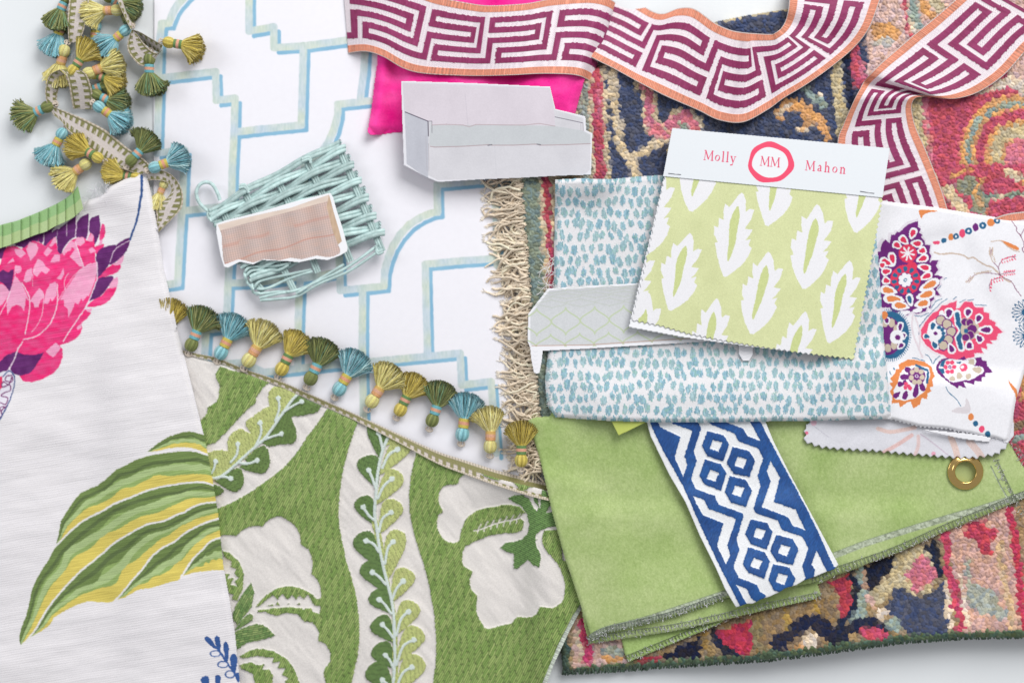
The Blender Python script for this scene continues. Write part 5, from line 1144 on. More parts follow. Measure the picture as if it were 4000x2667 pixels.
bl_poly = Z3((-70,-120),(0,150),(150,460),(280,680),(400,960),(500,1160),(530,1220),(600,1380),(690,1530),(720,1522),(780,1500),(830,1500),(900,1462),(960,1445),(1040,1408),(1090,1375),(1180,1350),(1240,1312),(1330,1282),(1430,1240),(1480,1225),(1520,1185),(1400,960),(1260,700),(1100,400),(1000,200),(930,30),(880,-120))
z_bl = lambda X, Y, f=drape(7, 9): f(X, Y) + 4
o = sheet('embroidered_ribbon', bl_poly, 1.15, (238, 240, 244), paint_blue, z_bl, M['thread'], thick=3.5, rnd=3, drop=1.5, upadd=2)
tag(o, 'white ribbon embroidered with royal blue hexagons, lying on the lime velvet', 'ribbon')
# small lime card peeping out beside it
tg_poly = [(1395,930),(1404,968),(1420,1001),(1450,987),(1485,969),(1480,930)]
z_tg = lambda X, Y, f=plane_over(tg_poly, 3): f(X, Y) + 3
o = sheet('colour_card', tg_poly, 1.5, (196, 208, 106), None, z_tg, M['card'], thick=1.5); tag(o, 'small plain lime card corner peeping from beneath the dotted cloth', 'card')

# ================================================================== FLORAL FABRIC
FW = np.array((240, 240, 246)); fP = np.array((112, 44, 122)); fR = np.array((222, 62, 96)); fK = np.array((236, 84, 122)); fT = np.array((48, 104, 144)); fO = np.array((228, 140, 84)); fB = np.array((204, 190, 172)); fL = np.array((222, 216, 222))
def petal(c, f, a, b, wd, inner, border=None, k=.62):
    A2, B2 = f(a, b); border = FW if border is None else border
    c.leaf(A2, B2, wd, border, fat=.3)
    m0 = (A2[0] + (B2[0] - A2[0]) * .2, A2[1] + (B2[1] - A2[1]) * .2); m1 = (A2[0] + (B2[0] - A2[0]) * .84, A2[1] + (B2[1] - A2[1]) * .84)
    c.leaf(m0, m1, wd * k, inner, fat=.3)
def paint_floral(c):
    X, Y = c.X, c.Y; c.warp(.9, 3, 3)
    pl = Z4((450,120),(410,130),(350,150),(300,190),(250,240),(225,230),(205,265),(165,260),(150,350),(100,310),(60,370),(50,440),(-60,440),(-60,1050),(80,1030),(150,1030),(170,1060),(165,1090),(230,1080),(260,1115),(340,1110),(380,1070),(430,1100),(530,1070),(550,1020),(580,1040),(590,960),(620,940),(610,900),(685,905),(640,840),(680,780),(670,740),(715,710),(660,690),(620,690),(665,630),(640,590),(665,530),(600,530),(570,560),(590,480),(570,450),(580,370),(520,370),(520,330),(480,280),(500,265),(460,240),(480,200),(445,180))
    cen = np.mean(pl, 0); c.poly([(cen[0] + (x - cen[0]) * 1.1, cen[1] + (y - cen[1]) * 1.06) for x, y in pl], np.array((226, 220, 230))); c.poly(pl, fP)
    for a, b in (((370,310),(415,190)), ((345,360),(255,280)), ((370,350),(500,360)), ((275,400),(185,345)), ((440,440),(540,420)), ((430,540),(560,490)), ((440,590),(585,625)), ((470,730),(600,670)), ((200,590),(160,445)), ((190,590),(45,520)), ((175,640),(60,660)), ((165,760),(70,735)), ((110,560),(40,600))): petal(c, Z4, a, b, 22, fR)
    ce = Z4((340,460))[0]; c.disc(ce, 21, fR)
    for k in range(8):
        a = k * math.pi / 4 + .2; c.line([ce, (ce[0] + 15 * math.cos(a), ce[1] + 15 * math.sin(a))], 3.6, FW)
    c.disc(Z4((385,600))[0], 12, fR); c2 = Z4((315,740))[0]; c.disc(c2, 35, fR)
    for k in range(11):
        a = k * 2 * math.pi / 11 - 1.57; p = (c2[0] + 26 * math.cos(a), c2[1] + 26 * math.sin(a)); c.leaf((c2[0] + 19 * math.cos(a), c2[1] + 19 * math.sin(a)), (c2[0] + 32 * math.cos(a), c2[1] + 32 * math.sin(a)), 12, fT)
    c.disc(c2, 17, fP)
    for k in range(7):
        a = k * 2 * math.pi / 7; c.disc((c2[0] + 11 * math.cos(a), c2[1] + 11 * math.sin(a)), 5.6, FW)
    c.disc(c2, 9, FW); c.disc(c2, 4, fT); c.disc(c2, 2.2, FW)
    c.poly(Z4((160,800),(-40,760),(-40,960),(80,1000),(150,1010),(370,1060),(385,860),(300,900)), fP)
    c.poly(Z4((395,1040),(400,900),(490,760),(600,720),(640,760),(620,840),(600,960),(540,1000)), fP)
    for a, b in (((460,850),(670,740)), ((430,930),(630,860)), ((410,1010),(580,965)), ((230,870),(50,830)), ((310,950),(80,930)), ((370,1020),(170,1000))): petal(c, Z4, a, b, 26, fO)
    c.line(Z4((375,1040),(250,870),(160,790)), 2, fP); c.line(Z4((380,1040),(400,940),(480,760)), 2, fP); c.leaf(*Z4((375,1020),(350,880)), 22, FW); c.leaf(*Z4((372,990),(352,905)), 12, fT)
    petal(c, Z4, (370,1075), (240,1100), 14, FW, FW); petal(c, Z4, (390,1075), (490,1045), 14, FW, FW)
    # teal scalloped round flower at the left edge
    tc_ = Z4((160,1320))[0]
    for k in range(64):
        a = k * math.pi / 32; c.line([(tc_[0] + 36 * math.cos(a), tc_[1] + 46 * math.sin(a)), (tc_[0] + 47 * math.cos(a), tc_[1] + 60 * math.sin(a))], 1.7, fT)
    c.disc(tc_, 42, fT, ry=54); c.disc((tc_[0] - 8, tc_[1] + 2), 34, fP, ry=44)
    for k in range(9):
        a = k * .7 + .2; p = (tc_[0] - 6 + 22 * math.cos(a), tc_[1] + 30 * math.sin(a)); c.disc(p, 7.5, fB, ry=10)
    for a, b in (((250,1300),(270,1180)), ((270,1380),(310,1290)), ((230,1470),(300,1400)), ((130,1210),(110,1130))): petal(c, Z4, a, b, 18, fP)
    c.disc(Z4((225,1340))[0], 16, FW); c.disc(Z4((235,1345))[0], 6, fP); c.disc(Z4((90,1110))[0], 9, fO)
    # big pink flower
    pf = Z4((860,950),(820,975),(780,980),(760,1000),(700,1010),(660,1060),(600,1090),(520,1190),(480,1270),(480,1340),(530,1420),(600,1480),(660,1510),(720,1530),(780,1580),(860,1600),(930,1570),(1050,1550),(1040,1510),(1140,1510),(1110,1450),(1180,1470),(1170,1410),(1240,1410),(1210,1380),(1280,1370),(1290,1310),(1345,1290),(1310,1250),(1260,1220),(1270,1190),(1200,1150),(1200,1090),(1140,1080),(1140,1030),(1050,1030),(1020,970),(940,970),(880,1040),(850,1040))
    cen = np.mean(pf, 0); c.poly([(cen[0] + (x - cen[0]) * 1.07, cen[1] + (y - cen[1]) * 1.07) for x, y in pf], np.array((238, 226, 234))); c.poly(pf, fK)
    c.poly(Z4((540,1330),(560,1200),(640,1140),(690,1080),(740,1100),(790,1160),(850,1260),(800,1380),(740,1480),(640,1470)), FW)
    petal(c, Z4, (760,1160), (785,1030), 26, fP); petal(c, Z4, (690,1130), (700,1060), 12, FW, FW)
    for q in ((690,1165), (755,1205), (800,1285), (770,1370), (715,1430)): p = Z4(q)[0]; c.disc(p, 12.5, fP); c.disc(p, 10, fB)
    c.disc(Z4((635,1300))[0], 20, FW); petal(c, Z4, (590,1290), (620,1170), 16, fT, k=.8); petal(c, Z4, (590,1340), (500,1330), 15, fT, k=.8); petal(c, Z4, (590,1370), (655,1470), 16, fT, k=.8)
    for q in ((670,1240), (705,1262), (718,1300), (715,1338), (700,1365), (676,1388)): c.disc(Z4(q)[0], 4.4, fT)
    c.disc(Z4((633,1302))[0], 4.5, fP)
    c.line(Z4((862,1090),(875,1200),(925,1270),(875,1350),(905,1460)), 17, FW); c.line(Z4((862,1100),(875,1200),(925,1270),(875,1350),(900,1450)), 10, fT)
    petal(c, Z4, (780,1400), (820,1520), 22, fP)
    c.disc(Z4((1000,1265))[0], 22, fB); 
    for q, r in (((945,1180), 8), ((995,1190), 8), ((1020,1260), 11), ((1000,1320), 9), ((952,1345), 8)): c.disc(Z4(q)[0], r + 1.6, fB); c.disc(Z4(q)[0], r, fP)
    c.disc(Z4((955,1275))[0], 5, fT)
    for a, b, wd in (((970,1140),(985,1030),24), ((1060,1200),(1115,1100),22), ((1080,1268),(1240,1262),24), ((1060,1310),(1130,1400),22), ((985,1370),(995,1480),24)): petal(c, Z4, a, b, wd, fP)
    # purple lower flower
    c.poly(Z5((640,220),(660,180),(700,140),(760,125),(860,150),(940,110),(960,150),(1040,130),(1120,120),(1130,160),(1170,160),(1180,210),(1240,280),(1160,290),(1160,330),(1120,330),(1120,380),(1050,370),(1040,410),(930,380),(955,450),(880,420),(870,450),(800,410),(740,360),(680,310),(640,260)), fP)
    c.poly(Z5((665,230),(700,160),(780,140),(900,150),(1040,150),(1040,210),(1140,250),(1130,290),(1030,350),(920,370),(820,390),(740,340)), FW)
    for a, b in (((820,300),(805,385)), ((870,260),(900,365)), ((940,290),(1015,350)), ((990,240),(1145,265)), ((960,180),(1060,160))): petal(c, Z5, a, b, 20, fB, k=.85)
    p = Z5((785,225))[0]
    for k in range(6): a = k * math.pi / 3; c.disc((p[0] + 10 * math.cos(a), p[1] + 12 * math.sin(a)), 5, fK)
    c.disc(p, 4, fP); c.disc(p, 2, FW); c.disc(Z5((930,230))[0], 9, fK); c.disc(Z5((915,225))[0], 4, FW)
    c.poly(Z5((680,220),(700,160),(740,150),(720,220)), fT); c.poly(Z5((670,240),(720,240),(730,290),(700,300)), fT); c.poly(Z5((850,175),(910,165),(890,195)), fT)
    # orange flower
    c.poly(Z5((590,220),(520,170),(400,145),(330,150),(240,200),(250,240),(215,250),(205,290),(150,350),(180,380),(150,400),(180,440),(150,480),(180,540),(170,610),(240,600),(260,650),(330,600),(370,590),(400,660),(470,620),(490,550),(545,565),(550,500),(590,480),(570,440),(610,430),(600,360),(625,320),(600,250)), fO)
    c.poly(Z5((560,230),(440,200),(320,220),(260,290),(240,380),(190,470),(200,560),(300,580),(400,560),(440,540),(520,480),(550,390),(580,300)), FW)
    for a, b in (((400,290),(310,235)), ((380,330),(260,330)), ((440,400),(415,545)), ((470,380),(510,480)), ((330,400),(290,380))): petal(c, Z5, a, b, 15, fP, fP)
    for a, b in (((300,400),(230,410)), ((260,490),(190,545)), ((330,470),(300,565))): petal(c, Z5, a, b, 14, fP, fP)
    for q in ((320,400), (350,425), (315,440), (365,450)): c.disc(Z5(q)[0], 4.5, fK)
    p = Z5((435,320))[0]; c.disc(p, 20, fP)
    for k in range(7): a = k * 2 * math.pi / 7 + .2; c.disc((p[0] + 13 * math.cos(a), p[1] + 15 * math.sin(a)), 6, fB)
    c.disc(p, 4, FW); c.disc(p, 2.6, fP)
    c.line(Z5((430,205),(550,262)), 5, fT); c.line(Z5((555,280),(545,390)), 5, fT, taper=.3)
    # twigs, beads and sprays
    tan = np.array((206, 186, 172)); vio = np.array((140, 92, 120))
    c.line(Z4((620,450),(690,468),(780,458),(850,465),(930,480),(980,515),(1030,500),(1100,550),(1180,590),(1240,610),(1320,690),(1380,740),(1430,760)), 3.4, tan, sm=3)
    c.line(Z4((1300,670),(1360,720),(1430,750),(1480,830),(1535,905)), 1.6, vio, sm=3); c.line(Z4((1320,690),(1240,670),(1100,670),(1020,710),(970,760)), 1.5, vio, sm=3)
    c.line(Z4((1320,690),(1290,600),(1240,550),(1215,480),(1225,420)), 1.5, vio, sm=3); c.line(Z4((1330,720),(1270,725),(1215,760),(1200,830)), 1.4, vio, sm=3); c.line(Z4((1300,600),(1330,540),(1400,500),(1480,495)), 1.4, vio, sm=3); c.line(Z4((1330,680),(1400,660),(1470,655)), 1.4, vio, sm=3)
    c.line(Z4((1440,120),(1490,190),(1490,220),(1530,270),(1570,370),(1550,420),(1620,520)), 1.8, vio, sm=3); c.line(Z4((1530,270),(1600,160)), 1.8, vio)
    for base_pts, colr, n in ((((1215,480),(1225,400)), tan, 5), (((1250,560),(1215,470)), tan, 5), (((1200,660),(1040,690)), tan, 8), (((1020,720),(960,790)), tan, 5)):
        q = Z4(*base_pts)
        for k in range(n):
            t = k / n; x = q[0][0] + (q[1][0] - q[0][0]) * t; y = q[0][1] + (q[1][1] - q[0][1]) * t
            for s in (-1, 1): c.leaf((x + 1.2 * s, y), (x + 4.5 * s, y - 5), 3.2, colr)
    for base_pts, n in ((((1330,540),(1490,490)), 6), (((1350,670),(1480,655)), 6), (((1330,720),(1190,760)), 5), (((1215,770),(1200,870)), 3)):
        q = Z4(*base_pts)
        for k in range(n):
            t = k / n; x = q[0][0] + (q[1][0] - q[0][0]) * t; y = q[0][1] + (q[1][1] - q[0][1]) * t
            for s in (-1, 1): c.leaf((x, y + 1.2 * s), (x + 3.5, y + 6 * s), 3.6, fK)
    c.poly(Z4((470,0),(660,10),(560,30),(500,60),(490,92),(470,60)), fO, sm=3)
    c.poly(Z4((1320,320),(1420,350),(1500,390),(1515,425),(1460,415),(1380,370)), fO, sm=3); c.line(Z4((1220,335),(1320,325),(1380,375),(1460,425),(1520,440)), 2.2, tan, sm=3)
    for (x, y), rx, ry, k in (((643,345),8,4,fK),((722,322),6,6,fT),((797,285),6,8,fO),((850,280),7,7,fT),((917,248),7,10,fK),((983,222),8,8,fT),((1057,184),7,9,fP),((1133,165),8,8,fT),((1218,133),9,9,fO),((1282,115),7,7,fT)):
        p = Z4((x, y))[0]; c.disc(p, rx, k, ry=ry)
        if k is fT and x > 800: c.disc(p, 2.6, FW)
    for (x, y), r, k in (((1008,750),8,fO),((1057,820),7,fT),((1122,880),8,fK),((1185,935),8,fT)): c.disc(Z5((x, y))[0], r * .8, k, ry=r)
    c.line(Z5((745,435),(770,490),(850,560),(900,635)), 1.6, fT, sm=3); c.poly(Z5((800,690),(870,650),(940,640),(960,550),(1000,640),(990,710),(900,715)), fL, sm=3)
    for l in (((530,90),(570,120),(600,190)), ((610,190),(640,140),(680,110)), ((390,125),(450,140),(520,160)), ((150,270),(165,305)), ((190,235),(200,250))): c.line(Z5(*l), 1.6, fT, sm=2)
    for l in (((455,1310),(470,1220),(560,1110),(640,1030),(700,970),(760,940)), ((410,1115),(480,1125),(560,1085)), ((820,940),(855,920)), ((890,975),(950,945)), ((975,955),(1035,945)), ((1055,1000),(1175,1010)), ((590,1030),(640,960),(700,940)), ((660,835),(690,800)), ((720,735),(750,715))): c.line(Z4(*l), 1.4, fT)
    for l in (((395,1110),(385,1250),(430,1400),(500,1560)), ((420,1130),(470,1300),(460,1450))): c.line(Z4(*l), 4, np.array((228, 216, 224)), sm=3)
    c.poly(Z5((1405,360),(1450,420),(1490,460),(1500,520),(1490,590),(1470,500),(1420,420)), fO, sm=2)
    for o_ in (Z4((1590,1080))[0], Z4((1600,1330))[0]):
        for k in range(9):
            a = math.pi * (.55 + k * .11); p = (o_[0] + 34 * math.cos(a), o_[1] + 30 * math.sin(a)); c.leaf(o_, p, 9, fT); c.leaf((o_[0] + (p[0] - o_[0]) * .3, o_[1] + (p[1] - o_[1]) * .3), (o_[0] + (p[0] - o_[0]) * .9, o_[1] + (p[1] - o_[1]) * .9), 5, FW)
    tw = (vn((X + Y) / 1.5, (X - Y) / 5, 4) - .5)[..., None]; c.col += tw * 8
    c.h[:] = 5 * (fbm(X / 110, Y / 110, 44) - .5) + 1.5 * (fbm(X / 30, Y / 50, 45) - .5)
def pinked(pts, n, amp):
    r = resamp(pts, n * 2 + 1); d = np.gradient(r, axis=0); d /= np.linalg.norm(d, axis=1, keepdims=True); nn = np.stack([-d[:, 1], d[:, 0]], 1)
    return [tuple(r[i] + nn[i] * (amp if i % 2 else -amp) * .5) for i in range(len(r))]
floral = empty('floral_fabric', 2150, 760, 0, 'folded white cotton printed with purple, pink and orange flowers and pinked edges', 'fabric')
def paint_rev(c):
    X, Y = c.X, c.Y; br = lambda k: (lambda x, y: np.array((226, 224, 230)) * .5 + k * .5 + ((vn(x / 2, y / 2, 3) - .5) * 20)[:, None])
    for l, w_, k in (((  (1010,800),(1120,830),(1250,810),(1350,790)), 9, np.array((226,176,160))), (((1060,1020),(1200,940),(1320,860)), 9, np.array((226,160,150))), (((1350,1040),(1380,960),(1380,870)), 8, np.array((222,176,170))), (((1400,850),(1500,920),(1650,1040)), 3, np.array((190,170,190))), (((1680,880),(1720,980),(1740,1060)), 14, np.array((226,180,160))), (((1850,920),(1920,1000),(1960,1060)), 16, np.array((222,180,166))), (((400,760),(560,880)), 2, np.array((180,180,196)))): c.line(M_(*l), w_, br(k), sm=3)
    c.disc(M_((1520,1030))[0], 5, np.array((232, 170, 190))); c.disc(M_((355,840))[0], 4, np.array((230, 120, 150))); c.disc(M_((420,745))[0], 7, np.array((232, 190, 206)))
    c.col *= (.97 + .06 * vn(X / 1.4, Y / 1.4, 5))[..., None]
    c.h[:] = 7 * (fbm(X / 90, Y / 60, 50) - .5) + 10 * np.clip((X - 2180) / 120, 0, 1)
lo_b = pinked(M_((330,920),(480,975),(700,995),(1000,1012),(1400,1048),(1700,1070),(1900,1075),(2100,1040),(2205,960)), 27, 7.5)
lo_l = pinked(M_((370,740),(335,800),(335,870),(330,920)), 3, 6)
lo_poly = lo_l + lo_b + [(2330,1000),(2326,900),(1960,880),(1870,930)]
z_lo = drape(6, 5); sheet('reverse_layer', lo_poly, 1.4, (222, 222, 230), paint_rev, z_lo, M['weave'], thick=3, parent=floral, rnd=3, drop=2, upadd=2)
up_b = pinked(Z5((1395,1040),(1330,1000),(1230,970),(1180,975),(1120,962),(1000,930),(870,910),(760,882),(620,870),(480,860),(300,815),(170,780)), 28, 4)
up_poly = [(1960,452),(2030,461),(2150,476),(2280,497),(2352,508),(2440,516),(2440,700),(2380,780),(2352,860),(2333,924),(2324,979),(2316,1015)] + up_b + [(1960,940)]
z_up = drape(8, 7); sheet('printed_layer', up_poly, 1.15, FW, paint_floral, z_up, M['weave'], thick=5, parent=floral, rnd=10, drop=9, upadd=2)
fl_poly = Z5((470,875),(1000,925),(1225,965),(1210,1012),(1190,1022),(900,985),(600,920))
sheet('interlining', fl_poly, 2, (240, 240, 246), None, lambda X, Y: z_up(X, Y) - 3, M['paper'], thick=2, parent=floral, upd=False, clamp=False)

# ================================================================== DOTTED FABRIC
def paint_dots(c):
    X, Y = c.X, c.Y
    wx = X + (vn(X / 6, Y / 3, 3) - .5) * 4; wy = Y + (vn(np.floor(X / 1.55) * 1.0, Y / 60, 4) - .5) * 7
    m = np.zeros(X.shape, bool); hv = np.zeros(X.shape)
    sx, sy = 18.6, 26.5
    gy = wy / sy; iy = np.floor(gy).astype(np.int64)
    for dy in (-1, 0, 1):
        r = iy + dy; gx = wx / sx + (r % 2) * .5; ix = np.floor(gx).astype(np.int64)
        for dx in (-1, 0, 1):
            k = ix + dx; px = (k + .5 - (r % 2) * .5 + (_h(k, r, 1) - .5) * .36) * sx; py = (r + .5 + (_h(k, r, 2) - .5) * .42) * sy
            rx = 5.5 + 2.6 * _h(k, r, 3); ry = 9.0 + 4.5 * _h(k, r, 4); lean = (_h(k, r, 6) - .5) * .5
            q = (((wx - px) + (wy - py) * lean) / rx) ** 2 + ((wy - py) / ry) ** 2 < 1
            m |= q; hv = np.where(q, _h(k, r, 7), hv)
    t = vn(X / 2.2, Y / 1.1, 12)[..., None]; base = np.array((152, 186, 198)) + (hv[..., None] - .5) * np.array((24, 14, 2)) + (t - .5) * np.array((36, 24, 24)) + (vn(np.floor(X / 1.55), Y / 7, 21)[..., None] - .5) * 44
    g = (vn(X / 4, Y / 4, 15) > .72)[..., None]; base = np.where(g, base * .5 + np.array((150, 194, 176)) * .5, base)
    wv = (.5 + .5 * np.cos(X * 2 * math.pi / 3.1))[..., None]
    c.col[:] = np.array((236, 236, 238)) - (1 - wv) * np.array((14, 14, 10)) + (vn(X / 1.3, Y / 1.3, 3)[..., None] - .5) * 14
    c.col[m] = base[m]; c.h[:] = np.where(m, .9, 0) + .4 * wv[..., 0] + 6 * (fbm(X / 150, Y / 120, 30) - .5)
d_poly = [(1275,412),(1330,409),(1400,411),(1460,405),(1524,401),(1900,420),(1990,440),(2014,540),(2024,667),(2031,784),(2040,870),(2048,962),(1900,966),(1763,968),(1620,971),(1500,970),(1400,967),(1320,962),(1275,958),(1258,935),(1252,895),(1252,860),(1257,815),(1264,780),(1272,700),(1272,560)]
dotted = empty('dotted_fabric', 1650, 690, 0, 'folded white cloth woven with aqua blue dabs, under the leaf-print swatch card', 'fabric')
z_d = lambda X, Y, f=drape(12, 12): f(X, Y)
sheet('cloth', d_poly, 1.45, (236, 236, 238), paint_dots, z_d, M['weave'], thick=14, parent=dotted, rnd=13, drop=10, upadd=1)
pa = []; cc = []
for i in range(110):
    y = 420 + i * 4.7; x = 1274 if y < 700 else (1262 if y < 830 else 1254); z = float(z_d(x + 14, y)) - 3
    L = random.uniform(8, 15); pa.append([(x + 1, y, z - 4), (x + L, y + random.uniform(-3, 3), z + 4)]); cc.append((170, 206, 214) if i % 3 else (238, 240, 244))
for i in range(18):
    x, y = 1273, random.uniform(590, 680); z = float(z_d(1285, y)) - 4; a = random.uniform(2.2, 4.0); p = [(x, y, z)]
    for k in range(9): a += random.uniform(-.6, .6); x += math.cos(a) * 5; y += math.sin(a) * 5 + 1.2; p.append((x, y, max(z - k * 1.5, 46)))
    pa.append(smooth(p, 3, False)); cc.append((240, 238, 240))
tubes('frayed_thread', pa, .6, cc, M['yarn'], dotted, sides=4)

# ---- bench cutout
def paint_bench(c):
    X, Y = c.X, c.Y
    body = [(1466,654),(1262,667),(1218,722),(1218,792),(1350,794),(1550,781),(1760,770),(1760,640)]
    c.poly(body, lambda x, y: np.array((212, 215, 219)) - (np.clip((720 - y) / 60, 0, 1) * 12)[:, None] + ((vn(x / 1.6, y / 1.6, 4) - .5) * 14)[:, None])
    g = np.array((196, 210, 178))
    for row, (yc, hh_) in enumerate(((668, 7), (682, 7), (699, 10), (740, 31), (795, 26))):
        for k in range(-1, 9):
            cx_ = 1233 + k * 66.5 + (33 if row % 2 == 0 else 0) + (yc - 740) * -.02
            yy = yc - (cx_ - 1233) * .035
            for s in (-1, 1):
                t = np.linspace(0, 1, 12); xs = cx_ + s * 33 * (.5 - .5 * np.cos(t * math.pi)) ; ys = yy - hh_ + hh_ * 1.0 * t * 1
                c.line([(float(a), float(b)) for a, b in zip(xs, ys)], 1.0 if row < 3 else 3.0, g if row >= 3 else np.array((190, 198, 186)))
                c.line([(float(a), float(2 * yy - b)) for a, b in zip(xs, ys)], 1.0 if row < 3 else 3.0, g if row >= 3 else np.array((190, 198, 186)))
    c.poly([(1212,796),(1350,796),(1550,783),(1760,772),(1760,900),(1200,900)], np.array((244, 244, 250)))
    c.line([(1222,794),(1350,792),(1550,779),(1760,768)], 1.8, np.array((196, 164, 150)))
    for x0, x1, y0, y1 in ((1221, 1240, 802, 850), (1700, 1724, 784, 824)):
        for k in range(5): y = y0 + (y1 - y0) * k / 5; c.line([(x0 + 3, y + 3), (x0 + 8, y + 7), (x1 - 5, y + 4)], .9, np.array((214, 216, 226)))
be_poly = [(1480,649),(1370,655),(1258,662),(1236,690),(1213,720),(1211,784),(1217,798),(1220,827),(1226,856),(1233,859),(1240,856),(1245,827),(1247,806),(1351,801),(1551,789),(1626,784),(1696,782),(1697,814),(1706,829),(1721,829),(1729,816),(1731,790),(1740,740),(1740,650)]
z_be = plane_over(be_poly, 3, 99.7)
o = sheet('paper_cutout', be_poly, 1.1, (242, 243, 250), paint_bench, z_be, M['paper'], thick=1.4); tag(o, 'cut-out picture of a grey bench with pale green ogee print and short white legs', 'cutout')

# ================================================================== LEAF-PRINT SWATCH ON ITS CARD
card = empty('swatch_card', 1730, 560, 0, 'white card lettered Molly Mahon stapled over a pale green cotton swatch of white leaves', 'swatch')
lf_o = [(685,465),(700,478),(716,520),(720,590),(745,572),(775,575),(755,640),(712,700),(762,705),(735,748),(708,775),(746,765),(728,805),(748,825),(725,880),(690,930),(640,975),(592,1010),(572,1005),(545,940),(522,860),(512,790),(530,785),(510,735),(515,680),(542,692),(548,630),(580,642),(576,590),(583,538),(612,560),(640,520),(668,480)]
lf_i = [(668,552),(682,620),(665,700),(645,790),(620,860),(597,912),(590,880),(604,780),(612,690),(632,610)]
def paint_leafs(c):
    X, Y = c.X, c.Y; c.warp(.7, 4, 13)
    wv = (np.sin(X * 2.3 + .2 * Y) * np.sin(Y * 2.5) * 5 + (vn(X / 1.4, Y / 1.4, 3) - .5) * 16)[..., None]
    c.col[:] = np.array((215, 221, 170)) + wv + ((fbm(X / 40, Y / 40, 7) - .5) * 12)[..., None]
    for k, (dx, dy, sx, sy, rot) in enumerate(((0,0,1,1,0), (500,78,1.05,1.0,-.03), (-345,240,.98,.93,.05), (175,376,1.0,.98,.02), (680,432,.95,.99,.06), (-222,-420,1,1,0), (268,-328,1,1,.0), (836,-286,1,1,-.03), (395,765,.95,1,.05), (-158,680,.95,1,.03), (-520,-140,1,1,.0), (-600,640,1,1,.0), (-650,330,1,1,0), (1080,80,1,1,0), (1010,800,1,1,0))):
        cr_, sr = math.cos(rot), math.sin(rot)
        def tf(p):
            x, y = (p[0] - 640) * sx, (p[1] - 740) * sy; w1 = 6 * math.sin(k * 3 + y / 70); x, y = x * cr_ - y * sr + w1, x * sr + y * cr_
            return (x + 640 + dx, y + 740 + dy)
        c.poly(Z6(*[tf(p) for p in lf_o]), lambda x, y: np.array((238, 238, 243)) + (np.sin(x * 2.3 + .2 * y) * np.sin(y * 2.5) * 4)[:, None])
        c.poly(Z6(*[tf(p) for p in lf_i]), lambda x, y: np.array((205, 215, 152)) + ((vn(x / 1.4, y / 1.4, 3) - .5) * 16)[:, None], sm=2)
    c.h[:] = .25 * np.sin(X * 2.3 + .2 * Y) * np.sin(Y * 2.5) + .8 * (fbm(X / 130, Y / 130, 5) - .5)
cd_poly = Z6((185,370),(60,900),(-44,1336),(300,1400),(760,1465),(1380,1530),(1590,515),(900,430))
hd_poly = Z6((240,50),(700,92),(1645,180),(1598,500),(900,432),(180,362))
sw_poly = Z6((200,325)) + pinked(Z6((195,335),(110,720),(50,1000),(10,1150),(-22,1290)), 22, 4.5) + pinked(Z6((-22,1290),(160,1325),(350,1380),(560,1420),(800,1462),(1100,1505),(1412,1542)), 42, 4.5) + pinked(Z6((1412,1542),(1450,1330),(1500,1060),(1550,790),(1596,520),(1602,470)), 32, 4.5)
z_cd = plane_over(Z6((240,50),(1645,180),(1412,1530),(-20,1290)), 2.5, 99.9)
sheet('backing_card', cd_poly, 2.2, (246, 247, 252), None, z_cd, M['card'], thick=2, parent=card, upd=False)
sheet('cotton_swatch', sw_poly, 1.1, (216, 226, 158), paint_leafs, lambda X, Y: z_cd(X, Y) + 2.4 + 0 * X, M['weave'], thick=1.6, parent=card, upd=False)
LR = np.array((226, 74, 112))
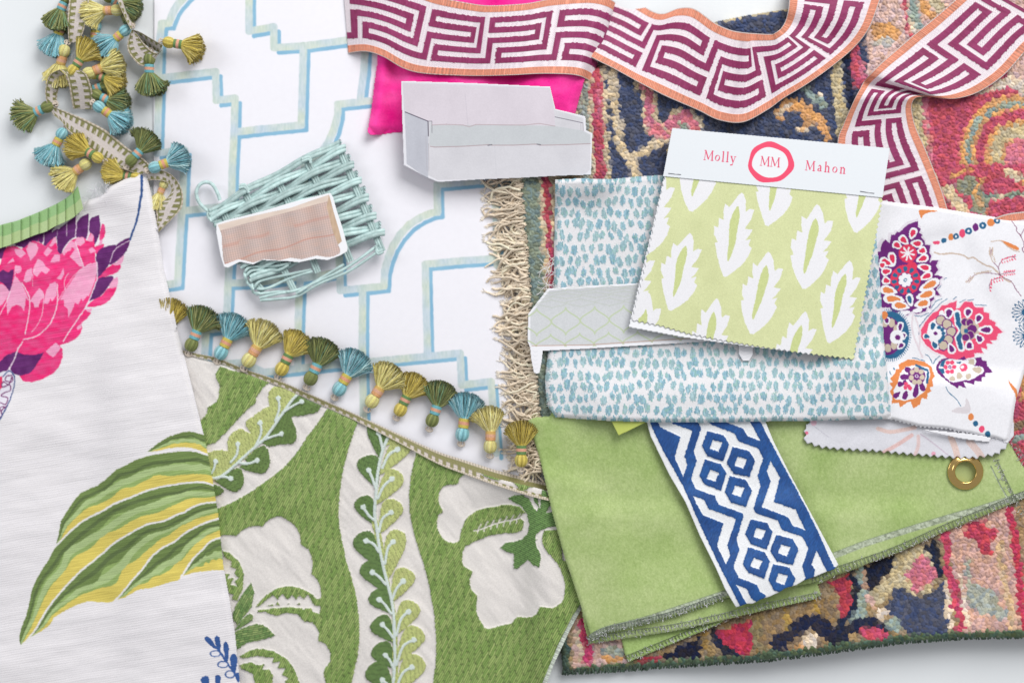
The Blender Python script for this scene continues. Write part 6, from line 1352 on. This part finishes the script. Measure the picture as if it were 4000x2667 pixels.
def paint_header(c):
    ca, sa = math.cos(math.radians(5.2)), math.sin(math.radians(5.2))
    pc = Z6((875,273))[0]; n = 40; ou = []; inn = []
    for k in range(n):
        a = 2 * math.pi * k / n; ro = 1 + .035 * math.sin(3 * a + 1) + .02 * math.sin(7 * a)
        ou.append((pc[0] + 52.5 * ro * math.cos(a), pc[1] + 47 * ro * math.sin(a)))
        inn.append((pc[0] - 1 + 40.5 * (1 + .03 * math.sin(2 * a + 2) + .02 * math.sin(5 * a)) * math.cos(a), pc[1] + 35 * (1 + .04 * math.sin(2 * a) - .015 * math.sin(5 * a + 1)) * math.sin(a)))
    c.poly(ou, np.array((240, 72, 110))); c.poly(inn, np.array((236, 239, 243)))
    # seriffed letters as pen strokes: thick (1), thin (0) and serif bars
    gl = {'M': (1.02, [((.1,0),(.16,1),0),((.16,1),(.5,.12),1),((.5,.12),(.86,1),0),((.86,1),(.92,0),1),((0,0),(.22,0),0),((.78,0),(1.04,0),0),((.04,1),(.2,1),0),((.84,1),(1.0,1),0)]),
          'o': (.56, 'ring'), 'l': (.3, [((.15,0),(.15,1.05),1),((.02,0),(.28,0),0),((.05,1.02),(.15,1.05),0)]),
          'y': (.56, [((.08,.62),(.3,.05),1),((.5,.62),(.24,-.26),0),((.24,-.26),(.08,-.3),1),((0,.63),(.2,.63),0),((.4,.63),(.58,.63),0)]),
          'a': (.52, [((.12,.52),(.26,.64),0),((.26,.64),(.38,.52),1),((.38,.52),(.38,.06),1),((.38,.06),(.5,.04),0),((.38,.38),(.14,.26),0),((.14,.26),(.1,.1),1),((.1,.1),(.24,.0),0),((.24,0),(.38,.14),0)]),
          'h': (.62, [((.14,0),(.14,1.05),1),((.14,.5),(.34,.64),0),((.34,.64),(.48,.5),1),((.48,.5),(.48,0),1),((.02,0),(.26,0),0),((.37,0),(.6,0),0),((.04,1.02),(.14,1.05),0)]),
          'n': (.62, [((.14,0),(.14,.62),1),((.14,.48),(.34,.64),0),((.34,.64),(.48,.5),1),((.48,.5),(.48,0),1),((.02,0),(.26,0),0),((.37,0),(.6,0),0),((.03,.6),(.14,.62),0)])}
    def text(s, cx_, cy_, cap, gap):
        tot = sum(gl[ch][0] for ch in s) * cap + gap * (len(s) - 1); x = -tot / 2
        R = lambda px, py: (cx_ + px * ca - py * sa, cy_ + px * sa + py * ca)
        for ch in s:
            wd, st = gl[ch]
            if st == 'ring':
                q0 = [R(x + (.28 + .27 * math.cos(a)) * cap, cap / 2 - (.32 + .33 * math.sin(a)) * cap) for a in np.linspace(0, 6.28, 24)]
                q1 = [R(x + (.28 + .155 * math.cos(a)) * cap, cap / 2 - (.32 + .26 * math.sin(a + .3)) * cap) for a in np.linspace(0, 6.28, 24)]
                c.poly(q0, LR); c.poly(q1, np.array((229, 234, 240)))
            else:
                for a, b, k in st: c.line([R(x + a[0] * cap, cap / 2 - a[1] * cap), R(x + b[0] * cap, cap / 2 - b[1] * cap)], cap * (.13 if k else .06), LR)
            x += wd * cap + gap
    p = Z6((548,234))[0]; text('Molly', p[0], p[1], 21.5, 3.6); p = Z6((872,268))[0]; text('MM', p[0], p[1], 21, 2.2); p = Z6((1230,303))[0]; text('Mahon', p[0], p[1], 21.5, 5.2)
z_h = lambda X, Y: z_cd(X, Y) + 4.6
hd = sheet('header_card', hd_poly, .8, (229, 234, 240), paint_header, z_h, M['card'], thick=3.4, parent=card, upd=False)
for a, b in (((215,342),(298,350)), ((1452,458),(1545,471))):
    q = Z6(a, b); z0 = float(z_h(*q[0]))
    s_ = tubes('staple', [[(q[0][0], q[0][1], z0 - 1), (q[0][0] + .6, q[0][1], z0 + .9), (q[1][0] - .6, q[1][1], z0 + .9), (q[1][0], q[1][1], z0 - 1)]], .8, (150, 152, 160), M['steel'], card, sides=6)

for o in list(bpy.data.objects):
    if o.parent is None and 'category' in o and 'kind' not in o: o['kind'] = 'thing'
